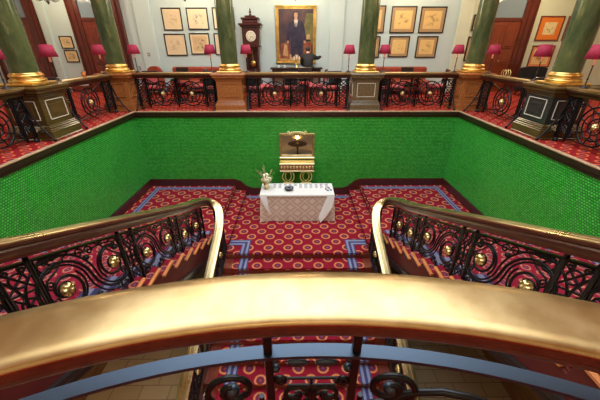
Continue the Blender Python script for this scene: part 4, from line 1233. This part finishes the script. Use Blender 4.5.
switch(-5.28, 1.27, 'grey switch plate on the pilaster right of the left corner column', BACK - .09)
switch(-7.62, 1.30, 'grey switch plate between the small engravings and the dark door', BACK)
switch(-5.75, .82, 'grey socket plate low beside the pilaster by the left corner lamp', BACK)

# chandeliers: only their lower ends reach into the picture
def chandelier():
    r = thing('chandelier', 'x', 'chandelier')
    mb = MB(); mb.lathe([(.004, 0), (.03, .03), (.045, .07), (.02, .11), (.06, .16), (.07, .20), (.02, .26), (.015, .9), (.012, CEIL - 2.62)], seg=14); mb.build('stem', M['blackpaint'], r)
    for i in range(6):
        a = i * PI / 3 + .3
        mb = MB(); pts = [(.06, .18), (.16, .10), (.26, .09), (.36, .16), (.38, .26), (.34, .30), (.31, .26)]
        mb.tube([(q * math.cos(a), q * math.sin(a), z) for q, z in pts], .009, 6)
        pts = spiral(.22, .16, .01, .05, 0, 1.3, 12); mb.tube([(q * math.cos(a), q * math.sin(a), z) for q, z in pts], .006, 5)
        arm = mb.build('arm', M['blackpaint'], r)
        mb = MB(); c = (.38 * math.cos(a), .38 * math.sin(a), 0); mb.lathe([(.02, .27), (.045, .32), (.07, .40), (.068, .40), (.04, .32)], c, 14); mb.build('glass_shade', M['lampglow'], arm)
    return r
ch = chandelier()
CH = [(-7.55, 10.9, 2.66, 'black scrolled chandelier hanging above the left wall door'), (-3.4, 10.9, 2.74, 'black chandelier hanging above the framed sketches'), (-.05, 10.9, 2.76, 'black chandelier hanging above the portrait'), (3.65, 10.9, 2.80, 'black chandelier hanging above the gold-toned prints')]
for i, (x, y, z, l) in enumerate(CH):
    place(ch, i > 0, (x, y, z), 0, l, 'chandeliers along the far gallery')

# ------------------------------------------------------------------ the person
root = thing('person', 'person in dark suit seen from behind, bending at the console below the portrait', 'person', (.36, 11.0, 0))
def skinned(name, verts, edges, rad, mat, parent, sub=1):
    me = bpy.data.meshes.new(name); o0 = Vector(parent.location) if parent.type == 'EMPTY' else Vector(parent.parent.location)
    me.from_pydata([tuple(Vector(v) - o0) for v in verts], edges, [])
    o = bpy.data.objects.new(name, me); col.objects.link(o); o.parent = parent
    m = o.modifiers.new('Skin', 'SKIN'); m.use_smooth_shade = True
    if not me.skin_vertices: me.skin_vertices.new()
    for i, r in enumerate(rad):
        me.skin_vertices[0].data[i].radius = (r, r) if isinstance(r, (int, float)) else r
        me.skin_vertices[0].data[i].use_root = (i == 0)
    sb = o.modifiers.new('Sub', 'SUBSURF'); sb.levels = sb.render_levels = sub
    me.materials.append(M[mat])
    return o
X, Y = .36, 11.0
J = [(X, Y, .90), (X, Y + .05, 1.06), (X, Y + .13, 1.22), (X, Y + .18, 1.29), (X, Y + .235, 1.335), (X, Y + .285, 1.40), (X, Y + .30, 1.45),   # 0-6 pelvis..head
     (X - .17, Y + .14, 1.23), (X - .21, Y + .24, 1.02), (X - .14, Y + .38, .95), (X - .11, Y + .43, .945),     # left arm 7-10
     (X + .17, Y + .14, 1.23), (X + .33, Y + .22, 1.17), (X + .44, Y + .36, 1.22), (X + .475, Y + .42, 1.20),  # right arm 11-14
     (X - .10, Y, .84), (X - .11, Y + .04, .48), (X - .11, Y - .02, .09), (X - .12, Y + .11, .04),             # left leg 15-18
     (X + .10, Y, .84), (X + .11, Y + .05, .48), (X + .12, Y - .0, .09), (X + .14, Y + .13, .04)]
E_ = [(0, 1), (1, 2), (2, 3), (3, 4), (4, 5), (5, 6), (2, 7), (7, 8), (8, 9), (9, 10), (2, 11), (11, 12), (12, 13), (13, 14), (0, 15), (15, 16), (16, 17), (17, 18), (0, 19), (19, 20), (20, 21), (21, 22)]
R_ = [.12, .115, .12, .06, .055, .088, .07, .06, .042, .03, .034, .06, .042, .03, .034, .085, .055, .04, .035, .085, .055, .04, .035]
# fingers
def fingers(J, E_, R_, w, d, side):
    base = J[w]
    for k in range(5):
        n = len(J); sp = (k - 1.5) * .018
        if k == 4: a = (base[0] + side * .03, base[1] + .012, base[2] - .01); b = (base[0] + side * .045, base[1] + .04, base[2] - .02); r = .009
        else:
            L = (.055, .065, .062, .048)[k]
            a = (base[0] + sp, base[1] + .03, base[2]); b = (base[0] + sp * 1.2, base[1] + .03 + L, base[2] - .02); r = .008
        J += [a, b]; E_ += [(w, n), (n, n + 1)]; R_ += [r, r * .8]
fingers(J, E_, R_, 10, 1, 1); fingers(J, E_, R_, 14, 1, -1)
body = skinned('body', J, E_, R_, 'skin', root, 1)
# jacket and trousers as looser surfaces over the body
ids = [0, 1, 2, 3, 7, 8, 9, 11, 12, 13]
JV = [J[i] for i in ids]; JV[0] = (X, Y - .01, .80)
skinned('jacket', JV, [(0, 1), (1, 2), (2, 3), (2, 4), (4, 5), (5, 6), (2, 7), (7, 8), (8, 9)], [(.19, .15), (.17, .14), (.17, .14), .075, .085, .065, .05, .085, .065, .05], 'black', root, 2)
ids = [0, 15, 16, 17, 19, 20, 21]
skinned('trousers', [J[i] for i in ids], [(0, 1), (1, 2), (2, 3), (0, 4), (4, 5), (5, 6)], [.14, .11, .075, .06, .11, .075, .06], 'black', root, 2)
mb = MB()
for sx in (-1, 1): mb.ball((X + sx * .125, Y + .05, .045), (.05, .14, .045), 12, 8)
mb.build('shoes', M['shoe'], root)
mb = MB(); mb.ball((X, Y + .285, 1.425), (.088, .095, .100), 16, 10); mb.build('hair', M['hair'], root)
mb = MB()
for sx in (-1, 1): mb.ball((X + sx * .092, Y + .30, 1.40), (.014, .022, .03), 8, 6)
mb.build('ears', M['skin'], root)

# ------------------------------------------------------------------ landing: table and cloth
tx0, tx1, ty0, ty1, tz = -.93, .90, 6.66, 7.33, MID + .745
root = thing('trestle_table', 'folding table hidden under the damask cloth on the middle landing', 'table', ((tx0 + tx1) / 2, 7.0, MID))
mb = MB(); mb.box((tx0 + .02, ty0 + .02, tz - .035), (tx1 - .02, ty1 - .02, tz - .004)); mb.build('tabletop', M['lightwood'], root)
for x in (tx0 + .15, tx1 - .15):
    for yy in (ty0 + .1, ty1 - .1):
        mb = MB(); mb.tube([(x, yy, MID + .016), (x, yy, tz - .03)], .015, 8); mb.build('leg', M['greycard'], root)
# draped damask cloth
mb = MB(); per = []; nx, ny = 44, 16
for i in range(nx): per.append((tx0 + (tx1 - tx0) * i / nx, ty0, 0, -1))
for i in range(ny): per.append((tx1, ty0 + (ty1 - ty0) * i / ny, 1, 0))
for i in range(nx): per.append((tx1 - (tx1 - tx0) * i / nx, ty1, 0, 1))
for i in range(ny): per.append((tx0, ty1 - (ty1 - ty0) * i / ny, -1, 0))
n = len(per); rows = 9; rings = []; uvr = []
arc = 0; arcs = []
for i, p in enumerate(per):
    q = per[i - 1]; arc += math.hypot(p[0] - q[0], p[1] - q[1]) if i else 0; arcs.append(arc)
for k in range(rows + 1):
    t = k / rows; ring = []
    for i, (x, yy, ox, oy) in enumerate(per):
        cd = min(math.hypot(x - a, yy - b) for a in (tx0, tx1) for b in (ty0, ty1))
        fl = math.exp(-(cd / .10) ** 2) * .04 * t
        rip = (.012 * math.sin(arcs[i] * 17) + .008 * math.sin(arcs[i] * 31 + 1)) * t
        dx, dy = ox, oy
        cxm, cym = (tx0 + tx1) / 2, (ty0 + ty1) / 2
        diag = Vector((math.copysign(1, x - cxm), math.copysign(1, yy - cym)))
        ring.append((x + ox * (.015 * t + rip) + diag.x * fl, yy + oy * (.03 * t + rip) + diag.y * fl, tz - (tz - MID - .018) * t + (.004 if k == 0 else 0)))
    rings.append(ring)
for k in range(rows):
    for i in range(n):
        j = (i + 1) % n
        a2 = arcs[j] if j else arc + .04
        mb.add([rings[k][i], rings[k][j], rings[k + 1][j], rings[k + 1][i]], [(0, 1, 2, 3)], True, 0, [[(arcs[i], -k * .08), (a2, -k * .08), (a2, -k * .08 - .08), (arcs[i], -k * .08 - .08)]])
mb.add(rings[0], [tuple(range(n))], False, 1, [[(p[0], p[1]) for p in rings[0]]])
o = mb.build('tablecloth', [M['damask'], M['white']], None, (0, 7.0, tz)); tag(o, 'beige damask tablecloth hanging to the carpet around the landing table', 'tablecloth')
# white overlay with hanging corners
mb = MB(); zt = tz + .008
mb.box((tx0 - .012, ty0 - .012, zt), (tx1 + .012, ty1 + .012, zt + .006))
yf = ty0 - .05
def hang(pts): mb.add(pts, [(0, 1, 2)] if len(pts) == 3 else [tuple(range(len(pts)))]); 
mb.prism([(tx1 + .012, ty0 - .014, zt), (tx1 - .15, ty0 - .014, zt), (tx1 - .38, ty0 - .09, MID + .16), (tx1 - .33, ty0 - .13, MID + .025), (tx1 - .20, ty0 - .11, MID + .16), (tx1 - .03, ty0 - .07, MID + .46)], (.004, -.004, 0))
mb.prism([(tx0 - .012, ty0 - .014, zt), (tx0 + .16, ty0 - .014, zt), (tx0 + .20, ty0 - .07, MID + .42), (tx0 + .27, ty0 - .08, MID + .22), (tx0 + .12, ty0 - .07, MID + .40), (tx0 + .03, ty0 - .05, MID + .62)], (0, -.004, 0))
mb.prism([(tx0 - .012, ty0 - .012, zt), (tx1 + .012, ty0 - .012, zt), (tx1 + .012, ty0 - .02, zt - .03), (tx0 - .012, ty0 - .02, zt - .03)], (0, -.004, 0))
o = mb.build('overlay_cloth', M['white'], None, (0, 7.0, zt)); tag(o, 'white overlay cloth on the landing table with corners hanging at the front', 'tablecloth')
ZT = zt + .006
def mkcard():
    r = MB(); r.prism([(-.035, -.02, 0), (.035, -.02, 0), (.035, 0, .05), (-.035, 0, .05)], (0, .003, 0)); r.prism([(-.035, .02, 0), (.035, .02, 0), (.035, 0, .05), (-.035, 0, .05)], (0, .003, 0))
    return r
k = 0; cp = None
for row, yy in enumerate((7.20, 7.06)):
    for i in range(11):
        x = -.60 + .135 * i
        if row == 1 and -.42 < x < -.02: continue
        if cp is None: o = cp = mkcard().build('place_card', M['card'], None, (0, 0, 0))
        else: o = cp.copy(); col.objects.link(o)
        o.location = (x, yy, ZT)
        tag(o, 'small white folded card standing in rows on the white table', 'card', 'white cards on the table')
        k += 1
cp = None
for i, (x, yy) in enumerate(((.72, 6.96), (.80, 7.02), (.76, 6.87), (.84, 6.90))):
    if cp is None:
        b = MB(); b.box((-.022, -.03, 0), (.022, .03, .03), bev=.005); cp = o = b.build('badge_holder', M['greycard'], None, (0, 0, 0))
    else: o = cp.copy(); col.objects.link(o)
    o.location = (x, yy, ZT); o.rotation_euler = (0, 0, .5 * i)
    tag(o, 'small grey holder lying at the right end of the white table', 'holder', 'grey holders at the table end')
root = thing('bowl', 'dark pewter bowl with silver rim on the white table, left of its middle', 'bowl', (-.22, 6.92, ZT))
mb = MB(); mb.lathe([(.05, 0), (.055, .01), (.09, .03), (.115, .06), (.12, .075), (.112, .073), (.085, .04), (.04, .02)], (-.22, 6.92, ZT), 24); mb.build('body', M['pewter'], root)
mb = MB()
for i in range(12):
    a = i * PI / 6; mb.ball((-.22 + .07 * math.cos(a), 6.92 + .07 * math.sin(a), ZT + .07), (.025, .018, .012), 8, 6)
mb.build('contents', M['greycard'], root)
# vase of flowers
vx, vy = -.80, 7.0
root = thing('flower_vase', 'pale gold vase of cream flowers and twigs at the left end of the table', 'vase', (vx, vy, ZT))
mb = MB(); mb.lathe([(.055, ZT), (.06, ZT + .01), (.03, ZT + .03), (.035, ZT + .06), (.07, ZT + .13), (.075, ZT + .17), (.055, ZT + .20), (.065, ZT + .215)], (vx, vy, 0), 18); mb.build('vase', M['giltpale'], root)
for i in range(15):
    a = random.uniform(0, 2 * PI); q = random.uniform(.02, .11); zz = ZT + .27 + random.uniform(-.05, .10)
    c = (vx + q * math.cos(a), vy + q * math.sin(a) * .8, zz)
    mb = MB(); mb.ball(c, .05, 12, 8, fn=lambda A, T: 1 + .16 * math.sin(5 * A) * math.sin(3 * T)); mb.ball((c[0], c[1] - .01, c[2] + .015), .032, 10, 6); mb.build('bloom', M['petal'], root)
mb = MB()
for i in range(9):
    a = random.uniform(0, 2 * PI); L = random.uniform(.25, .48)
    tip = (vx + L * .62 * math.cos(a), vy + L * .4 * math.sin(a), ZT + .25 + L * .75)
    mb.tube([(vx, vy, ZT + .18), ((vx * 1.4 + tip[0] * .6) / 2, (vy * 1.4 + tip[1] * .6) / 2, ZT + .18 + L * .4), tip], .006, 5)
    for t in (.55, .7, .85): mb.ball((vx + (tip[0] - vx) * t, vy + (tip[1] - vy) * t, ZT + .2 + (tip[2] - ZT - .2) * t), (.016, .016, .022), 6, 5)
mb.build('twigs', M['twig'], root)
mb = MB()
for i in range(22):
    a = random.uniform(0, 2 * PI); q = random.uniform(.08, .19); zz = ZT + random.uniform(.2, .45)
    c = Vector((vx + q * math.cos(a), vy + q * math.sin(a), zz)); d = Vector((math.cos(a), math.sin(a), random.uniform(-.2, .8))).normalized() * .07; w_ = d.cross(Vector((0, 0, 1))).normalized() * .02
    mb.add([c, c + d * .5 + w_, c + d, c + d * .5 - w_], [(0, 1, 2, 3)])
mb.build('leaves', M['leaf'], root)

# ------------------------------------------------------------------ mirror and console on the green wall
fx0, fx1, fz0, fz1 = -.50, .47, -1.29, -.58
yy = WY
root = thing('wall_mirror', 'brass framed mirror hanging on the green tiled wall above the landing table', 'mirror', (0, yy, (fz0 + fz1) / 2))
mb = MB(); w = .06
for (a, b, dd) in ((0, .035, .09), (.035, .06, .06)):
    for p, q in (((fx0 + a, fz0 + a), (fx1 - a, fz0 + b)), ((fx0 + a, fz1 - b), (fx1 - a, fz1 - a)), ((fx0 + a, fz0 + b), (fx0 + b, fz1 - b)), ((fx1 - b, fz0 + b), (fx1 - a, fz1 - b))):
        mb.box((p[0], yy - dd, p[1]), (q[0], yy - .001, q[1]), bev=.006)
fr = mb.build('frame', M['oldbrass'], root)
mb = MB(); mb.box((fx0 - .01, yy - .11, fz0 - .02), (fx1 + .01, yy - .001, fz0 + .035), bev=.01); mb.build('frame_sill', M['giltpale'], fr)
mb = MB(); cxm = (fx0 + fx1) / 2
for i in range(9):
    t = (i - 4) / 4; mb.ball((cxm + t * .2, yy - .08, fz1 + .03 - .03 * t * t), (.035, .025, .03), 8, 6)
for q in (-1, 1): mb.tube([(cxm + q * p[0], yy - .08, fz1 + .02 + p[1]) for p in [(a, b) for a, b in spiral(.24, .0, .01, .045, 0, 1.4, 14)]], .01, 6)
mb.build('crest', M['giltpale'], fr)
mb = MB(); mb.box((fx0 + .05, yy - .03, fz0 + .05), (fx1 - .05, yy - .02, fz1 - .05)); mb.build('mirror_glass', M['mirror'], root)
root = thing('pier_table', 'gilt pier table with two lyre supports against the green wall behind the table', 'table', (0, 8.0, MID))
mb = MB(); mb.box((-.51, 7.80, -1.36), (.47, 8.17, -1.335), bev=.006); mb.build('top', M['giltpale'], root)
mb = MB(); mb.box((-.49, 7.82, -1.55), (.45, 8.17, -1.36)); mb.build('frieze', M['oak'], root)
mb = MB()
for i in range(11): mb.ball((-.45 + .087 * i, 7.81, -1.455), (.030, .02, .05), 8, 6)
mb.box((-.50, 7.81, -1.575), (.46, 8.17, -1.55), bev=.004); mb.build('frieze_ornament', M['giltpale'], root)
for c in (-.265, .235):
    mb = MB()
    pts = [(c - .05, -1.58), (c - .13, -1.62), (c - .165, -1.72), (c - .15, -1.82), (c - .07, -1.90), (c, -1.92)]
    for q in (-1, 1):
        mb.tube([(c + q * (p[0] - c), 7.84, p[1]) for p in pts], .016, 8)
    mb.tube([(c + .085 * math.cos(a), 7.85, -1.73 + .13 * math.sin(a)) for a in [2 * PI * i / 20 for i in range(21)]], .012, 8)
    for dz in (-1.93, -2.03): mb.tube([(c - .15, 7.84, dz), (c + .15, 7.84, dz)], .014, 8)
    for q in (-1, 1):
        mb.tube([(c + q * .13, 7.84, -1.93), (c + q * .12, 7.84, -2.03), (c + q * .15, 7.84, -2.22), (c + q * .10, 7.84, MID + .03)], .015, 8)
    mb.box((c - .17, 7.80, MID + .016), (c + .17, 8.1, MID + .045), bev=.006)
    mb.build('lyre_support', M['goldpaint'], root)

# ------------------------------------------------------------------ lower hall pendant (seen in the mirror)
root = thing('hall_table', 'round dark table in the lower hall, seen only in the mirror', 'table', (0, -2.6, HALL))
mb = MB(); mb.lathe([(.62, HALL + .74), (.64, HALL + .76), (.62, HALL + .78)], (0, -2.6, 0), 32); mb.build('tabletop', M['mahogany'], root)
mb = MB(); mb.lathe([(.30, HALL), (.28, HALL + .04), (.06, HALL + .08), (.05, HALL + .4), (.10, HALL + .74)], (0, -2.6, 0), 20); mb.build('pedestal', M['mahogany'], root)
zb_ = HALL + .78
root = thing('bowl_lamp', 'glowing gilt bowl lamp on the lower hall table, seen only in the mirror', 'lamp', (0, -2.6, zb_))
mb = MB(); mb.lathe([(.14, zb_), (.14, zb_ + .02), (.03, zb_ + .05), (.03, zb_ + .22), (.08, zb_ + .25)], (0, -2.6, 0), 20); mb.build('base', M['gilt'], root)
mb = MB(); mb.lathe([(.08, zb_ + .24), (.26, zb_ + .30), (.34, zb_ + .40), (.33, zb_ + .40), (.25, zb_ + .32), (.05, zb_ + .27)], (0, -2.6, 0), 28); mb.build('bowl', M['gilt'], root)
mb = MB(); mb.lathe([(.02, zb_ + .29), (.10, zb_ + .33), (.12, zb_ + .40), (.02, zb_ + .46)], (0, -2.6, 0), 16); mb.build('bulb', M['lampglow'], root)

# ------------------------------------------------------------------ light
def point(name, loc, e, c, r=.15):
    d = bpy.data.lights.new(name, 'POINT'); d.energy = e; d.color = c; d.shadow_soft_size = r
    o = bpy.data.objects.new(name, d); col.objects.link(o); o.location = loc
def area(name, loc, e, c, sx, sy, rot=(0, 0, 0)):
    d = bpy.data.lights.new(name, 'AREA'); d.shape = 'RECTANGLE'; d.size = sx; d.size_y = sy; d.energy = e; d.color = c
    o = bpy.data.objects.new(name, d); col.objects.link(o); o.location = loc; o.rotation_euler = rot
for x, y, z, _ in CH: point('chandelier_light', (x, y - .3, z + .55), 100, (1, .82, .58), .3)
point('chandelier_light', (7.6, 10.4, 3.3), 95, (1, .78, .46), .3)  # added lamp at the right of the far gallery, without a chandelier
for x in (-7.6, 7.6): point('chandelier_light', (x, 4.5, 3.4), 45, (1, .74, .44), .3)  # added side gallery lamps mirroring the far ones; no chandeliers here
for x in (-5, 0, 5): point('chandelier_light', (x, -2.2, 3.6), 45, (1, .78, .48), .3)  # added lamps behind the camera, likewise without chandeliers
point('hall_light', (0, -2.6, HALL + 1.5), 110, (1, .72, .42), .15)
point('hall_light', (-2.9, 1.5, -2.6), 70, (1, .80, .55), .2)  # lamp added to brighten the lower floor on the left; no fitting
area('skylight_daylight', (0, 4.3, CEIL + .05), 400, (.80, .91, 1.0), 6.6, 7.8)
w = bpy.data.worlds.new('World'); sc.world = w; w.use_nodes = True
w.node_tree.nodes['Background'].inputs[0].default_value = (.75, .85, 1, 1); w.node_tree.nodes['Background'].inputs[1].default_value = .6

# ------------------------------------------------------------------ camera
cd = bpy.data.cameras.new('camera'); cam = bpy.data.objects.new('camera', cd); col.objects.link(cam)
cd.sensor_fit = 'HORIZONTAL'; cd.sensor_width = 36; cd.lens = 300 / 600 * 36; cd.clip_start = .02; cd.clip_end = 100
cam.location = (0, 0, 1.57); cam.rotation_euler = (math.radians(90 - 27.32), 0, math.radians(-.48))
sc.camera = cam
vs = sc.view_settings
vs.view_transform = 'Standard'; vs.look = 'None'; vs.gamma = 1; vs.use_curve_mapping = False; vs.exposure = 0.38
